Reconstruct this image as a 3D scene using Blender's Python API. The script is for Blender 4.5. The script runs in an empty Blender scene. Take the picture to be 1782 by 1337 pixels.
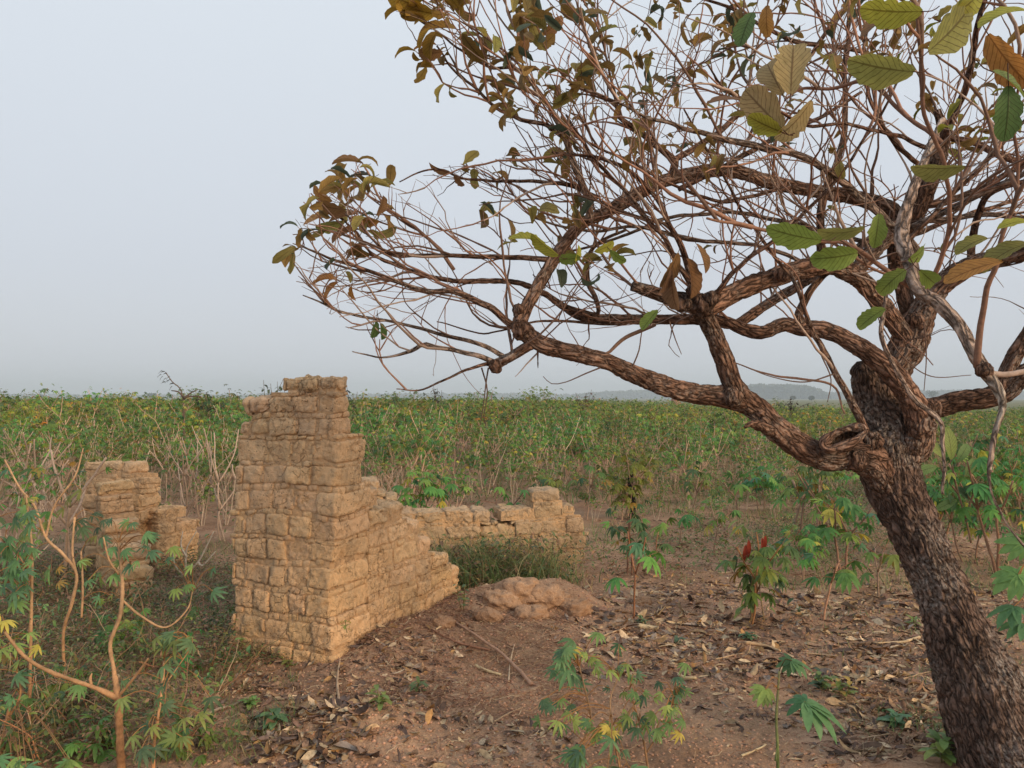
import bpy, math, random
import numpy as np
from mathutils import Vector
R = math.radians
scene = bpy.context.scene
COL = scene.collection

# ------------------------------------------------------------------ camera, sky, sun, exposure
FPX, CX, CY = 1339.0, 891.0, 668.5
PITCH = R(1.05)
CAM = np.array([0.0, 0.0, 1.6])
cd = bpy.data.cameras.new('camera')
cam = bpy.data.objects.new('camera', cd)
COL.objects.link(cam)
cam.location = CAM
cam.rotation_euler = (R(90) + PITCH, 0, 0)
cd.sensor_width = 36
cd.lens = FPX / 1782 * 36
cd.clip_start = 0.05
cd.clip_end = 20000
scene.camera = cam

SUN_EL, SUN_AZ = R(19), R(131)       # azimuth measured clockwise from +Y: low on the right, behind the camera
world = bpy.data.worlds.new('World')
scene.world = world
world.use_nodes = True
nt = world.node_tree
nt.nodes.clear()
sky = nt.nodes.new('ShaderNodeTexSky')
sky.sky_type = 'NISHITA'
sky.sun_disc = False
sky.sun_elevation = SUN_EL
sky.sun_rotation = SUN_AZ
sky.air_density = 1.3
sky.dust_density = 4.0
sky.ozone_density = 2.0
sc_ = nt.nodes.new('ShaderNodeVectorMath'); sc_.operation = 'SCALE'; sc_.inputs['Scale'].default_value = 0.05
tc = nt.nodes.new('ShaderNodeTexCoord')
sx = nt.nodes.new('ShaderNodeSeparateXYZ')
mr = nt.nodes.new('ShaderNodeMapRange')
mr.inputs['From Min'].default_value = -0.02; mr.inputs['From Max'].default_value = 0.75
rmp = nt.nodes.new('ShaderNodeValToRGB')
e = rmp.color_ramp.elements
e[0].position = 0.0; e[0].color = (0.60, 0.625, 0.67, 1)
e[1].position = 1.0; e[1].color = (0.68, 0.77, 0.86, 1)
for p_, c_ in ((0.22, (0.60, 0.635, 0.70, 1)), (0.6, (0.67, 0.72, 0.78, 1))):
    k_ = rmp.color_ramp.elements.new(p_); k_.color = c_
mix = nt.nodes.new('ShaderNodeMix'); mix.data_type = 'RGBA'; mix.inputs[0].default_value = 0.84
bg = nt.nodes.new('ShaderNodeBackground'); bg.inputs['Strength'].default_value = 1.0
wo = nt.nodes.new('ShaderNodeOutputWorld')
L = nt.links.new
L(tc.outputs['Generated'], sx.inputs[0]); L(sx.outputs['Z'], mr.inputs['Value']); L(mr.outputs[0], rmp.inputs[0])
L(sky.outputs[0], sc_.inputs[0]); L(sc_.outputs[0], mix.inputs[6]); L(rmp.outputs[0], mix.inputs[7])
L(mix.outputs[2], bg.inputs['Color']); L(bg.outputs[0], wo.inputs['Surface'])

sd = bpy.data.lights.new('sun', 'SUN')
sun = bpy.data.objects.new('sun', sd)
COL.objects.link(sun)
sd.energy = 2.6
sd.angle = R(24)
sd.color = (1.0, 0.74, 0.46)
sv = Vector((math.sin(SUN_AZ) * math.cos(SUN_EL), math.cos(SUN_AZ) * math.cos(SUN_EL), math.sin(SUN_EL)))
sun.rotation_euler = sv.to_track_quat('Z', 'Y').to_euler()
scene.view_settings.view_transform = 'Standard'
scene.view_settings.look = 'None'
scene.view_settings.exposure = 0.34
scene.view_settings.gamma = 1.0
scene.cycles.max_bounces = 6
scene.cycles.transparent_max_bounces = 8
scene.cycles.volume_bounces = 0
scene.cycles.use_denoising = True

# ------------------------------------------------------------------ maths
cp, sp_ = math.cos(PITCH), math.sin(PITCH)
def P(px, py, d):
    """the point at forward distance d (metres along +Y) that the photograph shows at pixel px, py"""
    a, b = (px - CX) / FPX, (CY - py) / FPX
    v = np.array([a, cp - b * sp_, sp_ + b * cp])
    return CAM + v * (d / v[1])
def proj(V):
    V = np.atleast_2d(V) - CAM
    f = V[:, 1] * cp + V[:, 2] * sp_
    u = -V[:, 1] * sp_ + V[:, 2] * cp
    f = np.maximum(f, 1e-3)
    return CX + FPX * V[:, 0] / f, CY - FPX * u / f

def _h(ix, iy, iz, s):
    n = (ix * 374761393 + iy * 668265263 + iz * 2147483647 + s * 974711 + 12345) & 0xFFFFFFFF
    n = ((n ^ (n >> 13)) * 1274126177) & 0xFFFFFFFF
    n = ((n ^ (n >> 16)) * 2246822519) & 0xFFFFFFFF
    n = n ^ (n >> 15)
    return (n & 0xFFFFFF) / 16777216.0
def vnoise(p, s=0):
    p = np.asarray(p, float)
    i = np.floor(p).astype(np.int64); f = p - i
    f = f * f * (3 - 2 * f)
    x, y, z = i[:, 0], i[:, 1], i[:, 2]
    r = 0
    for dx in (0, 1):
        wx = f[:, 0] if dx else 1 - f[:, 0]
        for dy in (0, 1):
            wy = f[:, 1] if dy else 1 - f[:, 1]
            for dz in (0, 1):
                wz = f[:, 2] if dz else 1 - f[:, 2]
                r = r + _h(x + dx, y + dy, z + dz, s) * wx * wy * wz
    return r
def fbm(p, s=0, o=4):
    p = np.asarray(p, float)
    r = 0; a = 0.5; t = 0
    for k in range(o):
        r = r + a * vnoise(p * 2 ** k + 17.3 * k, s + k); t += a; a *= 0.5
    return r / t - 0.5
def voro(p, s=0):
    p = np.asarray(p, float)
    i = np.floor(p).astype(np.int64)
    f1 = np.full(len(p), 9.0); f2 = np.full(len(p), 9.0)
    for dx in (-1, 0, 1):
        for dy in (-1, 0, 1):
            for dz in (-1, 0, 1):
                c = i + np.array([dx, dy, dz])
                q = np.stack([c[:, k] + _h(c[:, 0], c[:, 1], c[:, 2], s + 7 * k) for k in range(3)], 1)
                d = np.linalg.norm(q - p, axis=1)
                m = d < f1
                f2 = np.where(m, f1, np.minimum(f2, d)); f1 = np.where(m, d, f1)
    return f1, f2
def n2(x, y, sc, s=0, o=4):
    x = np.asarray(x, float).ravel(); y = np.asarray(y, float).ravel()
    return fbm(np.stack([x * sc, y * sc, np.zeros_like(x) + 3.7], 1), s, o)

# ------------------------------------------------------------------ mesh collector
class MB:
    def __init__(s):
        s.V = []; s.Q = []; s.T = []; s.C = []; s.A = []; s.n = 0
    def add(s, V, Q=None, T=None, C=(.5, .5, .5), A=None):
        V = np.asarray(V, float)
        if Q is not None and len(Q): s.Q.append(np.asarray(Q) + s.n)
        if T is not None and len(T): s.T.append(np.asarray(T) + s.n)
        C = np.asarray(C, float)
        if C.ndim == 1: C = np.tile(C, (len(V), 1))
        if A is None: A = np.zeros((len(V), 3))
        s.V.append(V); s.C.append(C); s.A.append(A); s.n += len(V)
    def arrays(s):
        return (np.concatenate(s.V), np.concatenate(s.Q) if s.Q else np.zeros((0, 4), int),
                np.concatenate(s.T) if s.T else np.zeros((0, 3), int), np.concatenate(s.C), np.concatenate(s.A))
    def build(s, name, mat, parent=None, smooth=True, origin=None, link=True):
        V, Q, T, C, A = s.arrays()
        if origin is not None: V = V - np.asarray(origin)
        me = bpy.data.meshes.new(name)
        nl = len(Q) * 4 + len(T) * 3
        me.vertices.add(len(V)); me.vertices.foreach_set('co', V.astype(np.float32).ravel())
        me.loops.add(nl)
        me.loops.foreach_set('vertex_index', np.concatenate([Q.ravel(), T.ravel()]).astype(np.int32))
        me.polygons.add(len(Q) + len(T))
        ls = np.concatenate([np.arange(len(Q)) * 4, len(Q) * 4 + np.arange(len(T)) * 3]).astype(np.int32)
        me.polygons.foreach_set('loop_start', ls)
        me.polygons.foreach_set('use_smooth', np.full(len(Q) + len(T), smooth))
        ca = me.attributes.new('col', 'FLOAT_COLOR', 'POINT')
        ca.data.foreach_set('color', np.concatenate([C, np.ones((len(C), 1))], 1).astype(np.float32).ravel())
        aa = me.attributes.new('loc', 'FLOAT_VECTOR', 'POINT')
        aa.data.foreach_set('vector', A.astype(np.float32).ravel())
        me.update(); me.validate()
        me.materials.append(mat)
        if not link: return me
        o = bpy.data.objects.new(name, me)
        COL.objects.link(o)
        if parent is not None: o.parent = parent
        elif origin is not None: o.location = origin
        return o
def tag(o, label=None, cat=None, group=None, kind=None):
    if label: o['label'] = label
    if cat: o['category'] = cat
    if group: o['group'] = group
    if kind: o['kind'] = kind
    return o
def empty(name, loc, label, cat, group=None, rz=0):
    o = bpy.data.objects.new(name, None)
    o.empty_display_size = 0.1
    COL.objects.link(o); o.location = loc; o.rotation_euler = (0, 0, rz)
    return tag(o, label, cat, group)

def catmull(pts, step):
    pts = np.asarray(pts, float)
    if len(pts) < 3:
        n = max(2, int(np.linalg.norm(pts[-1][:3] - pts[0][:3]) / step) + 1)
        t = np.linspace(0, 1, n)[:, None]
        return pts[0] * (1 - t) + pts[-1] * t
    p = np.vstack([2 * pts[0] - pts[1], pts, 2 * pts[-1] - pts[-2]])
    out = []
    for i in range(1, len(p) - 2):
        n = max(1, int(np.linalg.norm(p[i + 1][:3] - p[i][:3]) / step))
        t = (np.arange(n) / n)[:, None]
        a, b, c, d = p[i - 1], p[i], p[i + 1], p[i + 2]
        out.append(.5 * ((2 * b) + (-a + c) * t + (2 * a - 5 * b + 4 * c - d) * t ** 2 + (-a + 3 * b - 3 * c + d) * t ** 3))
    out.append(p[-2][None])
    return np.vstack(out)
def tube(mb, pts, rad, n=8, col=(.3, .2, .1), disp=None, cap=True, seed=0):
    """sweep a round section along pts; disp(local coordinates, radius) pushes the skin out"""
    pts = np.asarray(pts, float); m = len(pts)
    rad = np.maximum(np.asarray(rad, float) * np.ones(m), 1e-4)
    T = np.gradient(pts, axis=0); T /= np.linalg.norm(T, axis=1)[:, None] + 1e-9
    N = np.zeros_like(T)
    a = np.array([0, 0, 1.]) if abs(T[0][2]) < .9 else np.array([1., 0, 0])
    v = np.cross(T[0], a)
    for i in range(m):
        v = v - T[i] * v.dot(T[i]); v /= np.linalg.norm(v) + 1e-9; N[i] = v
    B = np.cross(T, N)
    th = np.linspace(0, 2 * np.pi, n, endpoint=False)
    D = N[:, None] * np.cos(th)[None, :, None] + B[:, None] * np.sin(th)[None, :, None]
    s = np.concatenate([[0], np.cumsum(np.linalg.norm(np.diff(pts, axis=0), axis=1))])
    rr = np.repeat(rad[:, None], n, 1)
    A = np.stack([rr * np.cos(th), rr * np.sin(th), np.repeat(s[:, None], n, 1)], 2).reshape(-1, 3) + seed * 3.1
    if disp is not None: rr = rr + disp(A, rr.ravel()).reshape(m, n)
    V = (pts[:, None] + D * rr[:, :, None]).reshape(-1, 3)
    i = np.arange(m - 1)[:, None] * n; j = np.arange(n)[None]; k = (j + 1) % n
    Q = np.stack([i + j, i + k, i + n + k, i + n + j], 2).reshape(-1, 4)
    Tt = []
    if cap:
        V = np.vstack([V, pts[0], pts[-1]]); A = np.vstack([A, A[0], A[-1]])
        c0 = m * n
        Tt = [(c0, (x + 1) % n, x) for x in range(n)] + [(c0 + 1, (m - 1) * n + x, (m - 1) * n + (x + 1) % n) for x in range(n)]
    if np.ndim(col) == 2: col = np.vstack([np.repeat(col, n, 0)] + ([col[:1], col[-1:]] if cap else []))
    mb.add(V, Q, np.array(Tt) if cap else None, col, A)

def unit(v):
    return v / (np.linalg.norm(v, axis=-1, keepdims=True) + 1e-9)
def leaves(mb, pos, d, nrm, ln, wd, curl, fold, col, seg=4, shape='lan', rng=None, ragged=0.0):
    """a batch of leaf blades. pos,d,nrm (k,3); ln,wd,curl,fold (k,); col (k,3)"""
    pos = np.atleast_2d(pos); k = len(pos)
    if k == 0: return
    d = unit(np.atleast_2d(d)); nrm = np.atleast_2d(nrm)
    sd_ = unit(np.cross(d, nrm)); nrm = np.cross(sd_, d)
    ln, wd, curl, fold = [np.broadcast_to(np.asarray(q, float), (k,)) for q in (ln, wd, curl, fold)]
    col = np.broadcast_to(np.asarray(col, float), (k, 3))
    if seg == 1:                                        # kite for far foliage
        c = [(0, 0), (.45, -.5), (1, 0), (.45, .5)]
        V = np.stack([pos + d * (ln * a)[:, None] + sd_ * (wd * b)[:, None] - nrm * (ln * curl * a * a * .5)[:, None] for a, b in c], 1)
        Q = np.arange(k * 4).reshape(k, 4)
        mb.add(V.reshape(-1, 3), Q, None, np.repeat(col, 4, 0)); return
    t = np.linspace(0, 1, seg + 1)
    if shape == 'lan': w = np.sin(np.pi * np.clip(t * .93 + .05, 0, 1) ** .9) ** .8; w[0] = .12; w[-1] = .02
    elif shape == 'ov': w = np.sin(np.pi * np.clip(t * .94 + .03, 0, 1) ** 1.15) ** .6; w[0] = .15; w[-1] = .15
    elif shape == 'blade': w = (1 - t ** 1.6); w[-1] = .02
    else: w = np.ones_like(t); w[0] = .5; w[-1] = .4
    ang = curl[:, None] * t[None]                       # bend away from the normal
    cs = np.cumsum(np.concatenate([np.zeros((k, 1)), np.cos((ang[:, 1:] + ang[:, :-1]) / 2)], 1), 1) / seg
    sn = np.cumsum(np.concatenate([np.zeros((k, 1)), np.sin((ang[:, 1:] + ang[:, :-1]) / 2)], 1), 1) / seg
    mid = pos[:, None] + d[:, None] * (ln[:, None] * cs)[..., None] - nrm[:, None] * (ln[:, None] * sn)[..., None]
    nl = nrm[:, None] * np.cos(ang)[..., None] + d[:, None] * np.sin(ang)[..., None]
    hw = (wd[:, None] * w[None]) * .5
    if ragged and rng is not None:
        hl = hw * (1 - ragged * rng.random(hw.shape) ** 2); hr = hw * (1 - ragged * rng.random(hw.shape) ** 2)
    else: hl = hr = hw
    cf, sf = np.cos(fold)[:, None], np.sin(fold)[:, None]
    Lf = mid - sd_[:, None] * (hl * cf)[..., None] + nl * (hl * sf)[..., None]
    Rt = mid + sd_[:, None] * (hr * cf)[..., None] + nl * (hr * sf)[..., None]
    V = np.stack([Lf, mid, Rt], 2).reshape(k, -1, 3)
    m = V.shape[1]
    b = np.arange(seg)[:, None] * 3 + np.array([0, 1])[None]
    q = np.stack([b, b + 1, b + 4, b + 3], 2).reshape(-1, 4)
    Q = (np.arange(k)[:, None, None] * m + q[None]).reshape(-1, 4)
    A = np.zeros((k, seg + 1, 3, 3)); A[..., 0] = np.array([-1, 0, 1]); A[..., 1] = t[None, :, None]; A[..., 2] = ln[:, None, None]
    mb.add(V.reshape(-1, 3), Q, None, np.repeat(col, m, 0), A.reshape(-1, 3))
def rbox(mb, size, xf, r, amp, seed, col, step=.011, pits=True):
    """worn earth block: rounded box, skin pushed by noise. xf maps local (n,3) to world"""
    size = np.asarray(size, float); Vs = []; Qs = []; n0 = 0
    for ax in range(3):
        u, v = (ax + 1) % 3, (ax + 2) % 3
        nu = max(2, int(size[u] / step)); nv = max(2, int(size[v] / step))
        a, b = np.meshgrid(np.linspace(-.5, .5, nu + 1), np.linspace(-.5, .5, nv + 1), indexing='ij')
        for sgn in (-1, 1):
            p = np.zeros((a.size, 3)); p[:, ax] = sgn * .5 * size[ax]; p[:, u] = a.ravel() * size[u]; p[:, v] = b.ravel() * size[v]
            i = (np.arange(nu)[:, None] * (nv + 1) + np.arange(nv)[None]).ravel()
            q = np.stack([i, i + nv + 1, i + nv + 2, i + 1], 1)
            if sgn < 0: q = q[:, ::-1]
            Vs.append(p); Qs.append(q + n0); n0 += len(p)
    p = np.vstack(Vs)
    r = min(r, size.min() * .45)
    inner = np.clip(p, -(size / 2 - r), size / 2 - r)
    dv = p - inner; ln = np.linalg.norm(dv, axis=1)[:, None] + 1e-9
    nn = dv / ln
    p = inner + nn * r
    W = xf(p)
    o = xf(np.zeros((1, 3)))[0]
    N = unit(xf(nn) - o)
    d = amp * 1.7 * fbm(W * 9 + seed, 1, 3) + amp * 1.3 * fbm(W * 34 + seed, 5, 3)
    if pits:
        f1, f2 = voro(W * 22 + seed * .1, 3)
        d = d - amp * .75 * np.clip(1 - (f2 - f1) / .14, 0, 1) * np.clip(fbm(W * 6, 8, 2) * 9, 0, 1)
        d = d - amp * 1.3 * np.clip(fbm(W * 15 + seed, 22, 2) - .16, 0, .3) * 4
    mb.add(W + N * d[:, None], np.vstack(Qs), None, np.asarray(col) * (1 + .0 * W[:, :1]))
# ------------------------------------------------------------------ materials
def mat(name, rough=.85, spec=.2):
    m = bpy.data.materials.new(name); m.use_nodes = True
    b = m.node_tree.nodes['Principled BSDF']
    b.inputs['Roughness'].default_value = rough
    b.inputs['Specular IOR Level'].default_value = spec
    return m, m.node_tree, b
def N_(nt, t, **kw):
    n = nt.nodes.new(t)
    for k, v in kw.items():
        if k in n.inputs: n.inputs[k].default_value = v
        else: setattr(n, k, v)
    return n
def ramp(nt, fac, stops):
    r = nt.nodes.new('ShaderNodeValToRGB'); e = r.color_ramp.elements
    e[0].position, e[0].color = stops[0][0], (*stops[0][1], 1)
    e[1].position, e[1].color = stops[-1][0], (*stops[-1][1], 1)
    for p_, c_ in stops[1:-1]:
        k = e.new(p_); k.color = (*c_, 1)
    nt.links.new(fac, r.inputs[0]); return r.outputs[0]
def mixc(nt, fac, a, b, mode='MIX'):
    n = nt.nodes.new('ShaderNodeMix'); n.data_type = 'RGBA'; n.blend_type = mode
    for s, v in ((n.inputs[0], fac), (n.inputs[6], a), (n.inputs[7], b)):
        if isinstance(v, bpy.types.NodeSocket): nt.links.new(v, s)
        elif isinstance(v, (int, float)): s.default_value = v
        else: s.default_value = (*v, 1)
    return n.outputs[2]
def noise(nt, vec, scale, detail=5, rough=.6, dist=0.0):
    n = nt.nodes.new('ShaderNodeTexNoise'); n.inputs['Scale'].default_value = scale
    n.inputs['Detail'].default_value = detail; n.inputs['Roughness'].default_value = rough; n.inputs['Distortion'].default_value = dist
    if vec is not None: nt.links.new(vec, n.inputs['Vector'])
    return n.outputs['Fac']
def math_(nt, op, a, b=0.0, c=None):
    n = nt.nodes.new('ShaderNodeMath'); n.operation = op
    for s, v in zip(n.inputs, (a, b, c)):
        if v is None: continue
        if isinstance(v, bpy.types.NodeSocket): nt.links.new(v, s)
        else: s.default_value = v
    return n.outputs[0]
def bump(nt, b, h, strength, dist, prev=None):
    n = nt.nodes.new('ShaderNodeBump'); n.inputs['Strength'].default_value = strength; n.inputs['Distance'].default_value = dist
    nt.links.new(h, n.inputs['Height'])
    if prev is not None: nt.links.new(prev, n.inputs['Normal'])
    nt.links.new(n.outputs[0], b.inputs['Normal']); return n.outputs[0]
def geo_pos(nt):
    return nt.nodes.new('ShaderNodeNewGeometry').outputs['Position']
def attr(nt, name):
    n = nt.nodes.new('ShaderNodeAttribute'); n.attribute_name = name; return n

# soil
m_soil, nt, b = mat('red_soil', .95, .1)
pos = geo_pos(nt)
n1 = noise(nt, pos, 1.1, 6, .65); n_2 = noise(nt, pos, 14, 6, .7); n3 = noise(nt, pos, 90, 4, .7)
c1 = ramp(nt, n1, [(.3, (.25, .145, .09)), (.5, (.39, .235, .148)), (.72, (.56, .365, .245))])
c2 = mixc(nt, .5, c1, ramp(nt, n_2, [(.3, (.55, .5, .48)), (.55, (1, 1, 1)), (.75, (1.5, 1.42, 1.35))]), 'MULTIPLY')
c2 = mixc(nt, .45, c2, ramp(nt, n3, [(.35, (.5, .48, .46)), (.55, (1, 1, 1)), (.7, (1.6, 1.55, 1.5))]), 'MULTIPLY')
ga = attr(nt, 'col')                                    # where the plain is grassed over
L = nt.links.new
gx = N_(nt, 'ShaderNodeSeparateColor'); L(ga.outputs['Color'], gx.inputs[0])
grass_c = ramp(nt, noise(nt, pos, .05, 6, .6), [(.35, (.10, .12, .045)), (.6, (.19, .17, .08))])
c3 = mixc(nt, gx.outputs[0], c2, grass_c)
c3 = mixc(nt, gx.outputs[1], c3, mixc(nt, .6, ramp(nt, noise(nt, pos, 30, 4, .7), [(.35, (.10, .10, .045)), (.65, (.27, .18, .10))]), c2))
c3 = mixc(nt, gx.outputs[2], c3, mixc(nt, 1.0, c2, (.98, .98, .94), 'MULTIPLY'))
L(c3, b.inputs['Base Color'])
nb = bump(nt, b, n_2, .8, .03)
nb = bump(nt, b, n3, .7, .008, nb)

# sun-dried mud brick
def mud(name, tint=1.0):
    m, nt, b = mat(name, .95, .1); L = nt.links.new
    pos = geo_pos(nt); c = attr(nt, 'col').outputs['Color']
    a = noise(nt, pos, 2.3, 5, .65); f = noise(nt, pos, 26, 6, .7); g = noise(nt, pos, 130, 3, .7)
    c = mixc(nt, .75, c, ramp(nt, f, [(.30, (.60, .54, .48)), (.46, (.97, .97, .97)), (.75, (1.25, 1.22, 1.18))]), 'MULTIPLY')
    grey = math_(nt, 'MULTIPLY', math_(nt, 'GREATER_THAN', a, .0), ramp(nt, a, [(.52, (0, 0, 0)), (.7, (.55, .55, .55))]))
    h_ = noise(nt, pos, 17, 4, .7)
    c = mixc(nt, ramp(nt, h_, [(.45, (0, 0, 0)), (.62, (.7, .7, .7))]), c, mixc(nt, 1.0, c, (.78, .82, .88), 'MULTIPLY'))
    c = mixc(nt, grey, c, (.33, .255, .175))
    vo = nt.nodes.new('ShaderNodeTexVoronoi'); vo.inputs['Scale'].default_value = 46; L(pos, vo.inputs['Vector'])
    pit = ramp(nt, vo.outputs['Distance'], [(.08, (0, 0, 0)), (.2, (1, 1, 1))])
    pm = math_(nt, 'GREATER_THAN', noise(nt, pos, 6, 2, .5), .55)
    pit2 = mixc(nt, pm, (1, 1, 1), pit)
    c = mixc(nt, .75, c, pit2, 'MULTIPLY')
    L(c, b.inputs['Base Color'])
    vc = nt.nodes.new('ShaderNodeTexVoronoi'); vc.feature = 'DISTANCE_TO_EDGE'; vc.inputs['Scale'].default_value = 13
    dn = nt.nodes.new('ShaderNodeVectorMath'); dn.operation = 'ADD'
    sc = nt.nodes.new('ShaderNodeTexNoise'); sc.inputs['Scale'].default_value = 12; L(pos, sc.inputs['Vector'])
    sm = nt.nodes.new('ShaderNodeVectorMath'); sm.operation = 'SCALE'; sm.inputs['Scale'].default_value = .12
    L(sc.outputs['Color'], sm.inputs[0]); L(pos, dn.inputs[0]); L(sm.outputs[0], dn.inputs[1]); L(dn.outputs[0], vc.inputs['Vector'])
    crk = ramp(nt, vc.outputs['Distance'], [(0, (.1, .06, .03)), (.035, (1, 1, 1))])
    crk = mixc(nt, math_(nt, 'GREATER_THAN', noise(nt, pos, 4, 2, .5), .5), (1, 1, 1), crk)
    c2_ = mixc(nt, .28, c, mixc(nt, 1.0, c, crk, 'MULTIPLY')); L(c2_, b.inputs['Base Color'])
    nb = bump(nt, b, f, .9, .03); nb = bump(nt, b, g, .8, .008, nb)
    nb = bump(nt, b, pit2, .8, .01, nb); nb = bump(nt, b, crk, .8, .01, nb)
    return m
m_mud = mud('mud_brick')

# bark
m_bark, nt, b = mat('bark', .9, .15); L = nt.links.new
lo = attr(nt, 'loc').outputs['Vector']; cc = attr(nt, 'col').outputs['Color']
mp = N_(nt, 'ShaderNodeMapping'); mp.inputs['Scale'].default_value = (1, 1, .30); L(lo, mp.inputs['Vector'])
wn = N_(nt, 'ShaderNodeTexNoise', Scale=30.0); L(mp.outputs[0], wn.inputs['Vector'])
ws = N_(nt, 'ShaderNodeVectorMath', operation='SCALE'); ws.inputs['Scale'].default_value = .055; L(wn.outputs['Color'], ws.inputs[0])
wa = N_(nt, 'ShaderNodeVectorMath', operation='ADD'); L(mp.outputs[0], wa.inputs[0]); L(ws.outputs[0], wa.inputs[1])
vo = N_(nt, 'ShaderNodeTexVoronoi', feature='DISTANCE_TO_EDGE'); vo.inputs['Scale'].default_value = 44; L(wa.outputs[0], vo.inputs['Vector'])
fis = ramp(nt, vo.outputs['Distance'], [(0.0, (0, 0, 0)), (.12, (.55, .55, .55)), (.4, (1, 1, 1))])
bn = noise(nt, lo, 60, 6, .75); bl = noise(nt, lo, 5, 4, .6)
dk = ramp(nt, noise(nt, lo, 9, 5, .65), [(.38, (.30, .28, .27)), (.52, (1, 1, 1))])
c = mixc(nt, .75, mixc(nt, .75, cc, dk, 'MULTIPLY'), ramp(nt, bn, [(.3, (.45, .42, .4)), (.5, (1, 1, 1)), (.72, (1.75, 1.7, 1.7))]), 'MULTIPLY')
c = mixc(nt, .8, c, mixc(nt, fis, (.24, .22, .21), (1.25, 1.24, 1.24)), 'MULTIPLY')
lich = ramp(nt, bl, [(.46, (0, 0, 0)), (.62, (.75, .75, .75))])
c = mixc(nt, math_(nt, 'MULTIPLY', lich, ramp(nt, bn, [(.45, (0, 0, 0)), (.6, (1, 1, 1))])), c, (.40, .35, .31))
L(c, b.inputs['Base Color'])
nb = bump(nt, b, fis, 1.0, .022); nb = bump(nt, b, bn, .8, .006, nb)

# twig and stem skins
def simple(name, rough=.8, nscale=80, amp=.6, bd=.002):
    m, nt, b = mat(name, rough, .2)
    pos = geo_pos(nt); cc = attr(nt, 'col').outputs['Color']; f = noise(nt, pos, nscale, 4, .7)
    oi = nt.nodes.new('ShaderNodeObjectInfo').outputs['Random']
    v = math_(nt, 'MULTIPLY_ADD', oi, .3, .85)
    c = mixc(nt, amp, cc, ramp(nt, f, [(.3, (.5, .5, .5)), (.5, (1, 1, 1)), (.72, (1.5, 1.5, 1.5))]), 'MULTIPLY')
    hs = nt.nodes.new('ShaderNodeHueSaturation'); nt.links.new(c, hs.inputs['Color']); nt.links.new(v, hs.inputs['Value'])
    nt.links.new(hs.outputs[0], b.inputs['Base Color'])
    bump(nt, b, f, .6, bd)
    return m
m_twig = simple('twig_bark'); m_stem = simple('cassava_stem', .7, 60)
m_straw = simple('dry_straw', .8, 50); m_clod = simple('soil_clod', .95, 60, .7, .006)
m_litter = simple('dry_leaf', .75, 45, .8, .003)

# leaves: two-sided, lets light through
def leafm(name, trans=.35, rough=.5, veins=True, vary=.35, hue=.07):
    m, nt, b = mat(name, rough, .35); L = nt.links.new
    cc = attr(nt, 'col').outputs['Color']; lo = attr(nt, 'loc').outputs['Vector']
    pos = geo_pos(nt)
    f = noise(nt, pos, 55, 4, .7)
    oi = nt.nodes.new('ShaderNodeObjectInfo').outputs['Random']
    c = mixc(nt, .55, cc, ramp(nt, f, [(.3, (.6, .62, .5)), (.5, (1, 1, 1)), (.75, (1.4, 1.35, 1.2))]), 'MULTIPLY')
    if veins:
        sx = nt.nodes.new('ShaderNodeSeparateXYZ'); L(lo, sx.inputs[0])
        au = math_(nt, 'ABSOLUTE', sx.outputs[0])
        ph = math_(nt, 'SUBTRACT', math_(nt, 'MULTIPLY', sx.outputs[1], 10.0), math_(nt, 'MULTIPLY', au, 2.4))
        sn = math_(nt, 'ABSOLUTE', math_(nt, 'SUBTRACT', math_(nt, 'FRACT', ph), .5))
        vein = ramp(nt, sn, [(.03, (1, 1, 1)), (.1, (0, 0, 0))])
        midr = ramp(nt, au, [(.03, (1, 1, 1)), (.09, (0, 0, 0))])
        vv = mixc(nt, 1.0, vein, midr, 'LIGHTEN')
        c = mixc(nt, math_(nt, 'MULTIPLY', vv, .8), c, mixc(nt, 1.0, c, (.38, .30, .28), 'MULTIPLY'))
        bump(nt, b, vv, .4, .002)
    hs = nt.nodes.new('ShaderNodeHueSaturation'); L(c, hs.inputs['Color'])
    L(math_(nt, 'MULTIPLY_ADD', oi, vary, 1 - vary / 2), hs.inputs['Value'])
    L(math_(nt, 'MULTIPLY_ADD', oi, hue, .5 - hue * .6), hs.inputs['Hue'])
    L(hs.outputs[0], b.inputs['Base Color'])
    tr = nt.nodes.new('ShaderNodeBsdfTranslucent'); L(hs.outputs[0], tr.inputs['Color'])
    ms = nt.nodes.new('ShaderNodeMixShader'); ms.inputs[0].default_value = trans
    out = nt.nodes['Material Output']
    L(b.outputs[0], ms.inputs[1]); L(tr.outputs[0], ms.inputs[2]); L(ms.outputs[0], out.inputs['Surface'])
    return m
m_leaf = leafm('cassava_leaf', .35, .5, False, .6)
m_treeleaf = leafm('tree_leaf', .45, .55, True, .2, .01)
m_far = leafm('far_foliage', .25, .7, False)

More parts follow.
